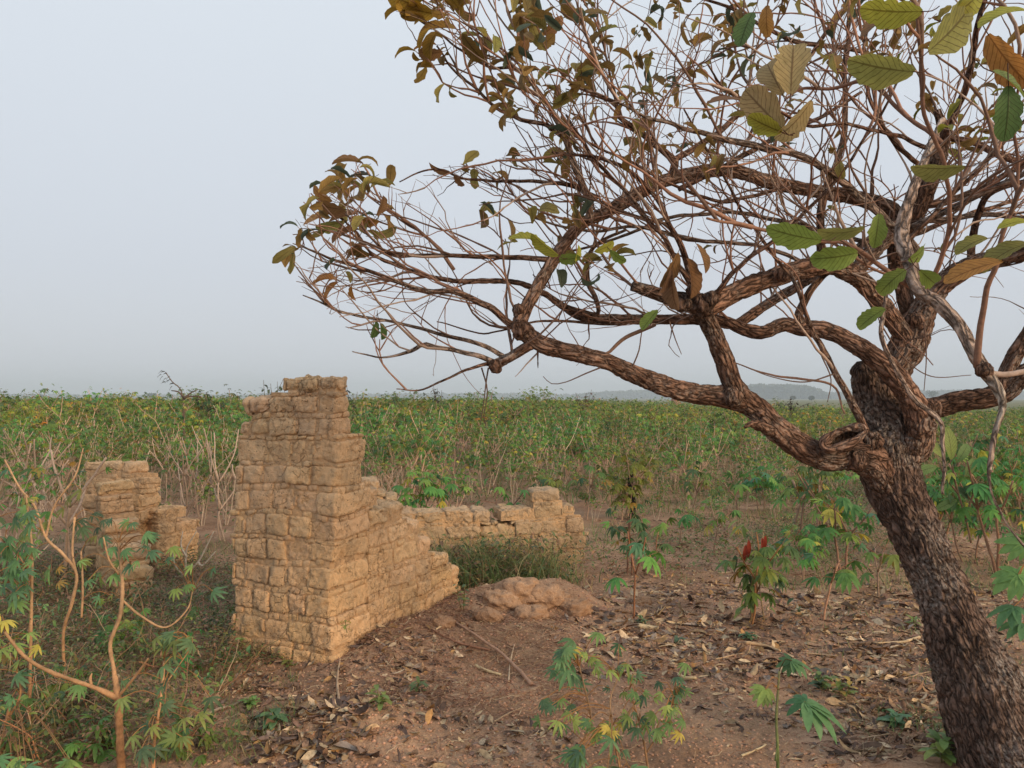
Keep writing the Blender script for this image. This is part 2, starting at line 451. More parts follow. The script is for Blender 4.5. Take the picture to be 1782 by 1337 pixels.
# ------------------------------------------------------------------ ground
def gauss(x, y, cx, cy, sx, sy, a, rot=0.0):
    c, s = math.cos(rot), math.sin(rot)
    u = (x - cx) * c + (y - cy) * s; v = -(x - cx) * s + (y - cy) * c
    return a * np.exp(-(u / sx) ** 2 - (v / sy) ** 2)
CORN = np.array([-1.07, 4.54]); UD = np.array([.38, .925]); VD = np.array([-.925, .38])
def Hbase(x, y):
    x = np.asarray(x, float); y = np.asarray(y, float); sh = x.shape
    x = x.ravel(); y = y.ravel()
    z = gauss(x, y, .05, 6.0, .42, .26, .17) + gauss(x, y, .42, 6.1, .2, .2, .09) + gauss(x, y, -.25, 5.75, .25, .22, .07)
    z += gauss(x, y, -.78, 3.72, .42, .25, .11, .3)
    z += gauss(x, y, -.75, 4.9, .35, .75, .11, -.39)               # debris along the foot of the wall
    z += gauss(x, y, -1.65, 4.75, .5, .3, .05)
    z += gauss(x, y, -.1, 5.2, .5, .3, .05)
    z += gauss(x, y, 2.05, 3.25, .45, .4, .12)
    z += .035 * n2(x, y, .9, 2) * np.exp(-((y - 5) / 60) ** 2) * 2
    z += .16 / (1 + np.exp(-(y - 17) / 3)) * (1 / (1 + np.exp((x - y * .06) / (2 + y * .05)))) * np.exp(-(y / 260) ** 2)
    return z.reshape(sh)
def H(x, y):
    x = np.asarray(x, float); y = np.asarray(y, float); sh = x.shape
    xr, yr = x.ravel(), y.ravel()
    z = Hbase(xr, yr)
    dd = np.hypot(xr, yr)
    k = np.exp(-(dd / 16) ** 2)
    rough = .05 * n2(xr, yr, 3.2, 11, 4) + .028 * n2(xr, yr, 13, 21, 3)
    return (z + rough * k).reshape(sh)
def Hs(x, y):
    return float(H(np.array([x]), np.array([y]))[0])
def G(px, py):
    """ground point seen at pixel px, py"""
    a, b_ = (px - CX) / FPX, (CY - py) / FPX
    v = np.array([a, cp - b_ * sp_, sp_ + b_ * cp]); z = 0.0
    for _ in range(12):
        t = (z - CAM[2]) / v[2]; p = CAM + v * t; z = .5 * z + .5 * Hs(p[0], p[1])
    return np.array([p[0], p[1], Hs(p[0], p[1])])
# one polar sheet, fine where the photograph looks, running on to the horizon
a1 = np.linspace(R(-42), R(42), 900)
a2 = np.linspace(R(42), R(318), 220)[1:-1]
ang = np.concatenate([a1, a2])
rr = np.concatenate([np.linspace(.3, 2.4, 14)[:-1], 2.4 * (9.0 / 2.4) ** np.linspace(0, 1, 420)[:-1], 9 * (40 / 9.0) ** np.linspace(0, 1, 200)[:-1], 40 * (9000 / 40.) ** np.linspace(0, 1, 90)])
AA, RR = np.meshgrid(ang, rr, indexing='xy')
gxx, gyy = RR * np.sin(AA), RR * np.cos(AA)
gz = H(gxx, gyy)
near = (RR < 9) & (np.abs(((AA + np.pi) % (2 * np.pi)) - np.pi) < .8)
fx, fy = gxx[near], gyy[near]
f1, f2 = voro(np.stack([fx * 26, fy * 26, fx * 0], 1), 4)
msk = np.clip(n2(fx, fy, 2.1, 31, 3) * 5 + .5, 0, 1)
gz[near] += msk * .011 * np.clip(.62 - f1, 0, 1) + .009 * n2(fx, fy, 42, 41, 2)
V = np.stack([gxx, gyy, gz], 2).reshape(-1, 3)
na = len(ang); nr = len(rr)
i = np.arange(nr - 1)[:, None] * na; j = np.arange(na)[None]; k = (j + 1) % na
Q = np.stack([i + j, i + na + j, i + na + k, i + k], 2).reshape(-1, 4)[:, ::-1]
c0 = len(V); V = np.vstack([V, [0, 0, Hs(0, 0)]])
T = np.array([(c0, x, (x + 1) % na) for x in range(na)])[:, ::-1]
gr = np.zeros((len(V), 3))
D_ = np.hypot(V[:, 0], V[:, 1])
gr[:, 0] = np.clip((D_ - 60) / 60, 0, 1)
PX, PY = proj(V)
nn_ = n2(V[:, 0], V[:, 1], 1.3, 77, 4)
gr[:, 1] = np.clip((nn_ + .02) * 3.0, 0, 1) * np.clip(1.2 - D_ / 40, 0, 1) * .55
gr[:, 1] = np.maximum(gr[:, 1], np.clip((-.55 - V[:, 0] / np.maximum(V[:, 1], .1) * 1.9 + nn_ * 1.2) * 1.2, 0, .8) * (V[:, 1] < 9))
gr[:, 2] = np.clip(gauss(V[:, 0], V[:, 1], .1, 6.0, .5, .4, 1.2) + gauss(V[:, 0], V[:, 1], -.78, 3.72, .4, .3, .6) + gauss(V[:, 0], V[:, 1], -.7, 5.0, .3, .7, .6, -.39) + nn_ * .5, 0, 1)
gm = MB(); gm.add(V, Q, T, gr)
tag(gm.build('ground', m_soil), kind='structure')
# ------------------------------------------------------------------ ruined mud brick walls
def wall_run(mb, org, dr, pp, length, thick, top, z0=-.12, blen=(.15, .2), shear=0.0, seed=0, wide=None, start=None, amp=.011, tint=(1, 1, 1)):
    rg = random.Random(seed)
    org = np.array(org, float); dr = unit(np.array(dr, float)); pp = unit(np.array(pp, float))
    def xf(p, c, tilt):
        q = p.copy()
        ca, sa = math.cos(tilt), math.sin(tilt)
        s_, z_ = q[:, 0] * ca - q[:, 2] * sa + c[0], q[:, 0] * sa + q[:, 2] * ca + c[2]
        t_ = q[:, 1] + c[1]
        o = np.zeros((len(p), 3))
        o[:, 0] = org[0] + dr[0] * s_ + pp[0] * t_ + shear * z_
        o[:, 1] = org[1] + dr[1] * s_ + pp[1] * t_
        o[:, 2] = z_
        w = np.stack([fbm(o * 2.6 + 3, 11, 3), fbm(o * 2.6 + 9, 12, 3), fbm(o * 2.2 + 5, 13, 3)], 1) * np.array([.07, .07, .07])
        w += np.stack([fbm(o * 8 + 3, 15, 2), fbm(o * 8 + 9, 16, 2), fbm(o * 8 + 5, 17, 2)], 1) * .022
        return o + w
    z = z0; k = 0
    while z < 2.2:
        hb = rg.uniform(.098, .128); hm = rg.uniform(.022, .042)
        th = wide(z + hb / 2) if wide else thick
        s0 = start(z + hb / 2) if start else 0.0
        s = s0 - (rg.uniform(0, .02)); any_ = False
        lastend = None
        while s < length - .03:
            bl = rg.uniform(*blen)
            if length - s - bl < blen[0] * .45: bl = length - s + rg.uniform(-.02, .01)
            tp = top(s + bl / 2)
            bl2 = bl
            if top(s + bl * .9) < z + hb * .5 <= top(s + bl * .3): bl2 = bl * .6
            if tp > z + hb * .5 or bl2 < bl:
                near_top = tp < z + hb * 1.9; is_top = tp <= z + hb + hm + .045
                am = amp * (1.9 if near_top else 1.0)
                zf = max(0, min(1, (z - .1) / 1.2))
                base = np.array([.76, .485, .265]) * (1 - zf) + np.array([.74, .50, .30]) * zf
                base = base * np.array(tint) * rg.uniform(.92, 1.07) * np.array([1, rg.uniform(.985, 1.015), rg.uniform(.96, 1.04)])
                c = (s + bl2 / 2, th / 2 + rg.uniform(-.007, .007), z + hb / 2)
                tilt = rg.uniform(-.035, .035)
                hh = hb - rg.uniform(0, .006)
                if near_top and rg.random() < .4: hh *= rg.uniform(.75, .95)
                rbox(mb, (bl2 - rg.uniform(.002, .010), th + rg.uniform(-.012, .012), hh), lambda p, c=c, t_=tilt: xf(p, c, t_), rg.uniform(.012, .022) * (1.9 if near_top else 1), am, rg.random() * 50, base)
                # recessed earth core in the joints
                gone = top(s + bl2 + .06) < z + hb * .5; ca_ = s + (.016 if s <= s0 else -.006); cb_ = s + bl2 + (.006 if s + bl < length - .03 and bl2 == bl and not gone else -.02)
                cc_ = ((ca_ + cb_) / 2, th / 2, z + (hb + hm) / 2 - (.03 if is_top else 0))
                rbox(mb, (cb_ - ca_, th - .021, hb + hm + .004 - (.06 if is_top else 0)), lambda p, c=cc_: xf(p, c, 0), .006, .004, 3.0, (.64, .41, .23), step=.045, pits=False)
                any_ = True; lastend = s + bl2
                # vertical joint lump
                if rg.random() < .75:
                    c = (s + bl2 + .002, th / 2 + rg.uniform(-.008, .004), z + hb / 2 + rg.uniform(-.02, .02))
                    if top(s + bl2 + .02) > z + hb * .6:
                        rbox(mb, (.02, th - rg.uniform(.004, .02), hb * rg.uniform(.4, .8)), lambda p, c=c: xf(p, c, 0), .011, am, rg.random() * 50, base * rg.uniform(.85, 1.0), pits=False)
                # bed joint: lumps squeezed from the mortar
                sm = s
                while sm < s + bl2 - .02:
                    ml = rg.uniform(.035, .10)
                    if top(sm + ml / 2) > z + hb + hm + .045 and rg.random() < .93:
                        c = (min(sm + ml / 2, s + bl2), th / 2 + rg.uniform(-.01, .008), z + hb + hm / 2 + rg.uniform(-.004, .004))
                        t0_ = rg.uniform(-.004, .008)
                        while t0_ < th - .02:
                            tl_ = min(rg.uniform(.06, .17), th - t0_ + rg.uniform(-.006, .008))
                            rbox(mb, (ml - .003, tl_ - .003, hm * rg.uniform(.9, 1.25)), lambda p, c=(c[0], t0_ + tl_ / 2, c[2] + rg.uniform(-.004, .004)), t_=rg.uniform(-.12, .12): xf(p, c, t_), .012, am * .8, rg.random() * 50, base * rg.uniform(.86, 1.04), step=.012, pits=False)
                            t0_ += tl_
                    sm += ml
            s += bl + .004
        z += hb + hm; k += 1
def steps(pts):
    def f(s):
        v = pts[0][1]
        for a, b_ in pts:
            if s >= a: v = b_
        return v
    return f
wm = MB()
# the pier: its broken end faces the camera
wall_run(wm, CORN, VD, UD, .74, .42, steps([(0, 1.735), (.42, 1.60), (.52, 1.56), (.68, 1.50), (.76, 1.0)]), seed=5,
         wide=lambda z: .15 if z > 1.45 else (.20 if z > 1.30 else (.31 if z > 1.12 else .40)), blen=(.125, .185), shear=.022, z0=-.16, start=lambda z: .03 if z > 1.3 else 0.0)
wall_run(wm, CORN, UD, VD, 1.72, .30, steps([(0, 1.2), (.20, 1.16), (.33, 1.0), (.50, .86), (.70, .84), (.86, .70), (1.06, .55), (1.28, .40), (1.5, .24)]), seed=12,
         start=lambda z: .41 if z < 1.12 else .28, blen=(.19, .34), shear=.022)
main_wall = wm.build('ruined_wall', m_mud, origin=(CORN[0], CORN[1], 0))
tag(main_wall, 'tallest mud brick wall stub, tapering in steps to the right', 'ruined wall', 'remains of a mud brick house')

wm = MB()
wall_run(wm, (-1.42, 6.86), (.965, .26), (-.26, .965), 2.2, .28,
         steps([(0, .84), (.26, .72), (.42, .60), (.62, .56), (.92, .52), (1.32, .50), (1.46, .60), (1.68, .68), (1.98, .56), (2.10, .42)]), seed=31, blen=(.22, .34), tint=(.74, .80, .88))  # tint puts the grey shade on this wall into its brick colour
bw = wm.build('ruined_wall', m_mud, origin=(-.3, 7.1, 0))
tag(bw, 'low eroded mud brick wall behind the grass clump, ending left of the leafy saplings', 'ruined wall', 'remains of a mud brick house')

wm = MB()
wall_run(wm, (-3.86, 6.98), (.99, -.13), (.13, .99), .52, .3, steps([(0, 1.05), (.42, .86)]), seed=44, blen=(.26, .36))
wall_run(wm, (-3.32, 6.70), (.62, -.78), (-.78, -.62), .80, .27, steps([(0, .86), (.24, .55), (.44, .40), (.66, .24)]), seed=45, blen=(.22, .32))
wall_run(wm, (-3.2, 7.0), UD, VD, .5, .28, steps([(0, .58), (.3, .45)]), seed=46, blen=(.2, .28))
lw = wm.build('ruined_wall', m_mud, origin=(-3.3, 6.8, 0))
tag(lw, 'knee-high stepped mud brick wall at the left, half hidden by cassava', 'ruined wall', 'remains of a mud brick house')

# lumps of collapsed wall
def clod(px, py, r, seed, label, flat=.75):
    g = G(px, py); mb = MB(); rg = np.random.default_rng(seed)
    n, m = 60, 40
    th, ph = np.meshgrid(np.linspace(0, 2 * np.pi, n, endpoint=False), np.linspace(0.02, np.pi - .02, m), indexing='xy')
    d = np.stack([np.sin(ph) * np.cos(th), np.sin(ph) * np.sin(th), np.cos(ph)], 2).reshape(-1, 3)
    rad = 1.25 * r * (.9 + .7 * fbm(d * 1.5 + seed, 1, 3) + .3 * fbm(d * 4.5 + seed, 2, 4) + .05 * fbm(d * 18 + seed, 3, 3))
    V = d * rad[:, None] * np.array([1.1, 1, flat]) + np.array([0, 0, r * flat * -.05])
    i = np.arange(m - 1)[:, None] * n; j = np.arange(n)[None]; k = (j + 1) % n
    Q = np.stack([i + j, i + n + j, i + n + k, i + k], 2).reshape(-1, 4)
    mb.add(V + g, Q, None, (0, 0, .9))
    o = mb.build('earth_lump', m_soil, origin=g)
    tag(o, label, 'earth lump', 'lumps of collapsed wall')
clod(905, 1028, .14, 3, 'largest rounded earth lump, on top of the heap right of the tall wall')
clod(952, 1040, .125, 9, 'rounded earth lump at the right shoulder of the collapsed heap')
clod(872, 1048, .11, 14, 'earth lump at the left foot of the collapsed heap, nearest the wall end')
clod(1000, 1062, .10, 21, 'low earth lump standing apart at the right of the collapsed heap')
clod(848, 1078, .09, 27, 'small earth lump in front of the collapsed heap')
clod(770, 1085, .07, 33, 'earth lump leaning against the foot of the tall wall')
clod(925, 1075, .10, 35, 'broad earth lump half sunk into the front of the heap')
clod(1118, 1050, .06, 41, 'small isolated earth lump beside the orange cassava stake')

# ------------------------------------------------------------------ the tree
def bark_disp(A, r):
    p = A * np.array([1, 1, .32])
    p = p + .026 * np.stack([fbm(A * 30, 1, 2), fbm(A * 30, 2, 2), fbm(A * 30, 3, 2)], 1)
    f1, f2 = voro(p / .025, 5); g1, g2 = voro(p / .045 + 3, 6)
    sc = np.clip(r / .08, .25, 1.1)
    plate = np.clip((f2 - f1) / .35, 0, 1) * .6 + .55 * np.clip((g2 - g1) / .3, 0, 1)
    return sc * (.014 * (plate - .6) + .012 * fbm(A * 24, 7, 3)) + .16 * r * fbm(A * np.array([4, 4, 5.]), 9, 3)
def limb(px, step=.012, seed=0):
    """px rows: (px, py, width in pixels, depth) -> sampled points and radii"""
    a = np.array([np.append(P(x, y, d), w * .5 * d / FPX) for x, y, w, d in px])
    c = catmull(a, step)
    return c[:, :3], np.maximum(c[:, 3], .0015)
BROWN = np.array([.27, .16, .112]); PALE = np.array([.36, .27, .22]); DARK = np.array([.13, .082, .062]); RED = np.array([.25, .14, .098])
base_px = G(1765, 1337)
limbs_px = {
 'T': [(1830, 1440, 260, 3.10), (1768, 1345, 178, 3.14), (1728, 1265, 150, 3.18), (1700, 1185, 134, 3.22), (1672, 1110, 106, 3.26), (1645, 1040, 88, 3.30), (1612, 970, 82, 3.34), (1582, 900, 84, 3.38), (1556, 845, 92, 3.41), (1545, 800, 92, 3.43), (1540, 750, 82, 3.45), (1524, 705, 66, 3.46), (1511, 665, 54, 3.47), (1504, 640, 42, 3.47), (1502, 628, 20, 3.47)],
 'B': [(1545, 850, 50, 3.38), (1512, 800, 60, 3.34), (1475, 790, 56, 3.30), (1440, 796, 50, 3.27), (1397, 780, 46, 3.25), (1350, 745, 44, 3.23), (1312, 708, 42, 3.22), (1275, 692, 42, 3.21), (1215, 686, 34, 3.20), (1160, 673, 33, 3.18), (1105, 652, 31, 3.16), (1060, 632, 29, 3.14), (1010, 618, 28, 3.12), (955, 604, 29, 3.10), (924, 588, 30, 3.09), (905, 566, 26, 3.09), (914, 540, 23, 3.1), (935, 500, 22, 3.12), (955, 466, 21, 3.14), (984, 422, 21, 3.17), (1014, 389, 21, 3.2), (1050, 372, 22, 3.22), (1085, 352, 23, 3.26), (1115, 335, 23, 3.30), (1159, 314, 23, 3.33), (1204, 302, 23, 3.37), (1249, 296, 23, 3.4), (1294, 302, 23, 3.44), (1339, 317, 24, 3.5), (1399, 329, 23, 3.56), (1450, 338, 24, 3.6), (1500, 347, 26, 3.6), (1550, 365, 26, 3.55), (1578, 395, 24, 3.5)],
 'D': [(1300, 700, 36, 3.21), (1276, 672, 36, 3.19), (1260, 625, 34, 3.17), (1242, 580, 32, 3.15), (1226, 550, 34, 3.13), (1215, 533, 34, 3.12), (1190, 523, 28, 3.11), (1165, 518, 25, 3.10), (1130, 507, 22, 3.09), (1100, 498, 18, 3.08)],
 'D2': [(1212, 545, 30, 3.14), (1240, 530, 38, 3.14), (1270, 513, 34, 3.16), (1330, 488, 33, 3.2), (1400, 468, 33, 3.26), (1450, 463, 33, 3.31), (1490, 482, 32, 3.36), (1520, 512, 30, 3.4), (1545, 545, 30, 3.43), (1570, 580, 32, 3.46), (1575, 610, 34, 3.47)],
 'C': [(1535, 700, 50, 3.5), (1550, 650, 56, 3.5), (1578, 605, 60, 3.5), (1592, 570, 54, 3.49), (1612, 530, 42, 3.46), (1640, 495, 36, 3.42), (1680, 468, 34, 3.36), (1730, 452, 33, 3.3), (1790, 436, 30, 3.2), (1870, 420, 26, 3.1), (1960, 380, 20, 3.0)],
 'A': [(1585, 790, 60, 3.40), (1602, 745, 50, 3.34), (1588, 700, 42, 3.30), (1552, 648, 37, 3.27), (1515, 617, 34, 3.27), (1475, 592, 30, 3.29), (1435, 575, 30, 3.31), (1394, 572, 27, 3.33), (1364, 565, 23, 3.34), (1330, 578, 23, 3.35), (1300, 575, 23, 3.36), (1268, 562, 22, 3.37), (1230, 556, 20, 3.38), (1199, 556, 19, 3.39), (1109, 556, 17, 3.38), (1035, 554, 15, 3.37), (1005, 550, 13, 3.36), (975, 530, 12, 3.35), (945, 510, 11, 3.3), (900, 492, 10, 3.28), (843, 489, 9, 3.26), (800, 490, 8, 3.24), (749, 482, 8, 3.22), (699, 465, 7, 3.2), (648, 442, 6, 3.18), (620, 405, 5, 3.16), (591, 378, 4, 3.15), (556, 350, 3, 3.14)],
 'R': [(1590, 730, 44, 3.47), (1625, 712, 36, 3.47), (1665, 700, 36, 3.45), (1710, 694, 37, 3.42), (1748, 682, 37, 3.40), (1785, 650, 34, 3.36), (1850, 620, 30, 3.3), (1930, 560, 26, 3.2), (2000, 470, 20, 3.1)],
 'R2': [(1735, 690, 28, 3.4), (1755, 640, 26, 3.38), (1780, 595, 24, 3.34), (1820, 540, 20, 3.3), (1880, 480, 16, 3.2)],
 'U': [(1600, 600, 30, 3.5), (1570, 500, 26, 3.52), (1560, 440, 30, 3.5), (1580, 392, 34, 3.46), (1600, 355, 33, 3.42), (1618, 314, 30, 3.38), (1634, 268, 26, 3.34), (1643, 230, 20, 3.3), (1630, 192, 12, 3.28)],
 'U2': [(1480, 486, 24, 3.35), (1519, 438, 26, 3.4), (1555, 402, 28, 3.44), (1585, 385, 26, 3.46)],
 'A2': [(1392, 572, 18, 3.33), (1390, 545, 15, 3.32), (1405, 515, 13, 3.32), (1425, 492, 12, 3.34), (1470, 455, 11, 3.4), (1540, 430, 10, 3.5), (1640, 390, 9, 3.6), (1760, 350, 7, 3.7)],
 'A3': [(1280, 567, 18, 3.38), (1305, 550, 18, 3.42), (1350, 520, 17, 3.5), (1400, 492, 16, 3.56), (1460, 452, 14, 3.65), (1540, 400, 12, 3.75), (1620, 350, 9, 3.85)],
 'E': [(1517, 790, 22, 3.32), (1504, 745, 15, 3.30), (1490, 712, 14, 3.28), (1472, 680, 12, 3.26), (1455, 650, 11, 3.24), (1430, 600, 10, 3.2), (1410, 565, 8, 3.18), (1385, 500, 7, 3.14), (1340, 440, 6, 3.1), (1290, 360, 5, 3.0), (1230, 260, 4, 2.95), (1190, 190, 3, 2.9)],
 'F': [(1640, 860, 5, 3.0), (1642, 800, 6, 3.02), (1636, 740, 8, 3.05), (1600, 705, 9, 3.06), (1570, 665, 8, 3.07), (1545, 620, 8, 3.08), (1532, 580, 8, 3.08), (1540, 530, 7, 3.08), (1545, 480, 6, 3.06)],
 'W': [(1640, 210, 10, 2.6), (1600, 300, 14, 2.4), (1569, 400, 24, 2.3), (1583, 455, 24, 2.2), (1597, 503, 22, 2.15), (1635, 530, 24, 2.1), (1670, 569, 22, 2.05), (1694, 613, 23, 2.0), (1712, 642, 24, 1.98), (1745, 700, 12, 1.95), (1730, 760, 11, 1.93), (1722, 840, 6, 1.92), (1745, 900, 5, 1.92), (1790, 960, 4, 1.9)],
 'W2': [(1705, 645, 12, 1.98), (1760, 652, 10, 1.98), (1830, 640, 10, 2.0), (1920, 600, 10, 2.1)],
 'N': [(860, 637, 20, 3.08), (872, 630, 18, 3.08), (895, 618, 17, 3.09), (925, 600, 18, 3.09), (945, 598, 16, 3.1)],
 'V1': [(1026, 385, 14, 3.18), (1022, 350, 14, 3.16), (1010, 314, 13, 3.14), (995, 263, 12, 3.12), (974, 218, 10, 3.1), (955, 185, 8, 3.08), (928, 150, 5, 3.06), (913, 120, 4, 3.05), (905, 60, 3, 3.0)],
 'V2': [(1168, 315, 15, 3.33), (1175, 280, 14, 3.3), (1165, 272, 13, 3.28), (1120, 238, 11, 3.24), (1085, 208, 9, 3.2), (1075, 190, 7, 3.2), (1060, 120, 4, 3.15), (1040, 40, 3, 3.1)],
 'V3': [(1176, 277, 11, 3.3), (1219, 251, 11, 3.32), (1273, 209, 10, 3.35), (1309, 180, 9, 3.38), (1336, 155, 8, 3.4), (1400, 105, 7, 3.45), (1438, 55, 7, 3.5), (1490, 0, 6, 3.55), (1530, -60, 4, 3.6)],
 'V4': [(1600, 440, 14, 3.0), (1530, 371, 14, 2.95), (1470, 323, 14, 2.9), (1430, 292, 13, 2.86), (1369, 264, 12, 2.8), (1309, 252, 12, 2.76), (1249, 239, 10, 2.72), (1189, 224, 8, 2.68), (1130, 204, 6, 2.64), (1060, 170, 4, 2.6), (1000, 150, 3, 2.6)],
 'V5': [(1430, 480, 14, 3.4), (1428, 400, 14, 3.42), (1437, 344, 14, 3.45), (1458, 284, 12, 3.46), (1470, 224, 10, 3.47), (1471, 150, 9, 3.48), (1475, 60, 6, 3.5), (1490, -40, 4, 3.5)],
 'V6': [(1180, 330, 9, 3.25), (1264, 287, 10, 3.2), (1309, 260, 9, 3.18), (1369, 232, 8, 3.16), (1450, 190, 6, 3.1), (1500, 160, 5, 3.1)],
 'V7': [(1640, 250, 9, 2.5), (1600, 219, 8, 2.55), (1559, 185, 7, 2.6), (1511, 150, 7, 2.65), (1440, 155, 6, 2.7), (1395, 156, 5, 2.7), (1365, 175, 3, 2.7)],
 'V8': [(1636, 262, 9, 2.9), (1500, 224, 6, 2.7), (1410, 215, 6, 2.6), (1330, 186, 6, 2.55), (1264, 158, 4, 2.5), (1230, 110, 3, 2.45)],
 'V9': [(1500, 90, 7, 3.6), (1450, 81, 8, 3.5), (1399, 72, 8, 3.45), (1339, 51, 7, 3.4), (1279, 18, 6, 3.35), (1213, -5, 4, 3.3)],
 'L1': [(915, 590, 16, 3.09), (885, 562, 13, 3.08), (850, 535, 12, 3.05), (816, 519, 11, 3.04), (783, 507, 10, 3.02), (736, 506, 9, 3.0), (695, 492, 8, 2.98), (662, 479, 7, 2.96), (615, 462, 6, 2.95), (564, 446, 4, 2.94), (515, 422, 2, 2.93)],
 'L2': [(955, 452, 10, 3.14), (884, 446, 9, 3.12), (816, 447, 8, 3.1), (749, 443, 7, 3.08), (682, 441, 5, 3.06), (640, 405, 4, 3.04), (600, 372, 3, 3.03)],
 'L3': [(790, 470, 7, 3.2), (769, 443, 7, 3.2), (736, 411, 6, 3.2), (699, 378, 5, 3.18), (668, 354, 4, 3.17), (645, 310, 4, 3.16), (631, 285, 3, 3.15)],
 'L4': [(870, 634, 11, 3.08), (835, 622, 9, 3.06), (800, 613, 8, 3.05), (742, 600, 8, 3.03), (715, 613, 7, 3.02), (682, 623, 4, 3.0), (645, 618, 3, 3.0), (613, 612, 2, 3.0)],
 'L5': [(875, 620, 9, 3.1), (850, 607, 8, 3.08), (800, 590, 7, 3.06), (742, 576, 6, 3.04), (682, 563, 5, 3.02), (631, 553, 5, 3.0), (581, 536, 4, 2.98), (527, 514, 2, 2.97)],
 'L6': [(860, 636, 9, 3.08), (847, 634, 7, 3.07), (810, 647, 5, 3.04), (773, 667, 4, 3.02), (729, 681, 3, 3.0), (690, 677, 2, 3.0)],
 'L7': [(1040, 345, 10, 3.2), (1010, 330, 9, 3.18), (980, 321, 8, 3.16), (917, 314, 6, 3.14), (850, 317, 5, 3.1), (800, 307, 4, 3.08), (773, 297, 4, 3.07), (736, 299, 3, 3.06), (695, 317, 2, 3.05)],
 'L8': [(990, 245, 9, 3.12), (950, 218, 8, 3.1), (900, 205, 7, 3.06), (855, 185, 6, 3.04), (820, 150, 5, 3.02), (790, 120, 4, 3.0), (760, 80, 3, 2.98)],
 'L9': [(960, 190, 8, 3.08), (905, 122, 6, 3.06), (850, 118, 5, 3.05), (800, 85, 4, 3.04), (750, 50, 3, 3.03), (700, 15, 2, 3.02)],
 'S': [(1345, 752, 18, 3.2), (1325, 742, 17, 3.14), (1308, 738, 12, 3.1), (1296, 744, 5, 3.08)],
 'K1': [(1215, 530, 18, 3.1), (1206, 500, 14, 3.08), (1180, 455, 9, 3.0), (1140, 400, 8, 2.95), (1085, 330, 7, 2.9), (1030, 270, 6, 2.86), (985, 200, 4, 2.84)],
 'K2': [(1208, 505, 14, 3.08), (1190, 440, 11, 3.04), (1160, 390, 9, 3.0), (1130, 330, 8, 2.96), (1060, 280, 7, 2.92), (960, 265, 4, 2.9)],
 'K3': [(1235, 525, 10, 3.1), (1290, 460, 8, 3.05), (1370, 400, 7, 3.0), (1440, 330, 6, 2.95), (1500, 250, 5, 2.9), (1560, 150, 4, 2.85), (1600, 60, 3, 2.8)],
 'X1': [(1600, 520, 10, 2.2), (1650, 430, 8, 2.1), (1640, 300, 7, 2.0), (1610, 200, 7, 1.95), (1606, 110, 7, 1.9), (1605, 20, 5, 1.85)],
 'X2': [(1700, 640, 12, 1.98), (1715, 520, 10, 1.95), (1750, 420, 8, 1.92), (1770, 300, 6, 1.9), (1765, 200, 5, 1.85), (1790, 60, 4, 1.8)],
 'X3': [(1600, 510, 9, 2.2), (1480, 430, 8, 2.15), (1400, 420, 7, 2.1), (1290, 390, 6, 2.05), (1230, 380, 4, 2.0)],
 'X4': [(1640, 250, 14, 3.3), (1680, 150, 12, 3.1), (1700, 60, 10, 3.0), (1730, -60, 6, 2.9)],
 'X5': [(1690, 470, 14, 3.36), (1700, 380, 12, 3.3), (1740, 330, 10, 3.2), (1860, 300, 8, 3.1)],
 'X6': [(1600, 360, 14, 3.4), (1680, 340, 12, 3.4), (1782, 290, 10, 3.4), (1900, 250, 8, 3.4)],
 'Z1': [(1590, 395, 13, 3.3), (1640, 372, 12, 3.2), (1700, 340, 11, 3.1), (1782, 300, 9, 3.0), (1880, 240, 6, 2.9)],
 'Z2': [(1600, 385, 11, 3.4), (1660, 380, 10, 3.4), (1720, 372, 9, 3.4), (1800, 380, 8, 3.4), (1900, 370, 6, 3.4)],
 'Z3': [(1650, 240, 10, 3.3), (1700, 250, 12, 3.3), (1740, 270, 12, 3.3), (1790, 290, 11, 3.3), (1880, 310, 8, 3.3)],
 'Z4': [(1580, 420, 9, 2.9), (1640, 360, 8, 2.85), (1700, 300, 7, 2.8), (1782, 215, 6, 2.75), (1860, 120, 4, 2.7)],
 'Z5': [(1620, 300, 9, 3.1), (1560, 255, 8, 3.0), (1520, 190, 7, 2.95), (1500, 110, 6, 2.9), (1520, 10, 5, 2.85)],
 'Z6': [(1420, 470, 8, 3.3), (1330, 430, 7, 3.3), (1230, 420, 7, 3.28), (1120, 395, 6, 3.25), (1010, 400, 5, 3.2), (930, 380, 3, 3.2)],
 'Z7': [(1500, 420, 8, 3.5), (1380, 390, 8, 3.5), (1260, 370, 7, 3.5), (1150, 385, 6, 3.45), (1060, 420, 5, 3.4), (980, 440, 4, 3.4)],
 'Z8': [(1460, 330, 8, 3.2), (1360, 330, 7, 3.1), (1250, 350, 6, 3.05), (1130, 300, 5, 3.0), (1030, 250, 4, 2.95), (950, 215, 3, 2.9)],
 'Y1': [(1110, 556, 8, 3.38), (1060, 566, 6, 3.36), (1000, 560, 5, 3.34), (930, 560, 4, 3.3), (840, 580, 3, 3.28), (760, 560, 2, 3.26)],
 'Y2': [(1140, 565, 7, 3.3), (1090, 585, 7, 3.26), (1058, 615, 5, 3.24), (1015, 608, 3, 3.22), (970, 612, 2, 3.2)],
 'Y3': [(975, 530, 9, 3.35), (1040, 545, 8, 3.3), (1020, 480, 9, 3.3), (1030, 430, 7, 3.3), (1090, 400, 5, 3.3)],
 'Y4': [(1470, 720, 3, 3.27), (1448, 670, 4, 3.3), (1380, 660, 4, 3.32), (1330, 650, 3, 3.34), (1280, 632, 2, 3.36)],
}
pale = {'Z1', 'Z2', 'Z6', 'Z7', 'V1', 'W', 'F', 'L4', 'V4', 'W2', 'L5'}; darkl = {'T', 'R', 'K1', 'K2', 'U', 'V5'}
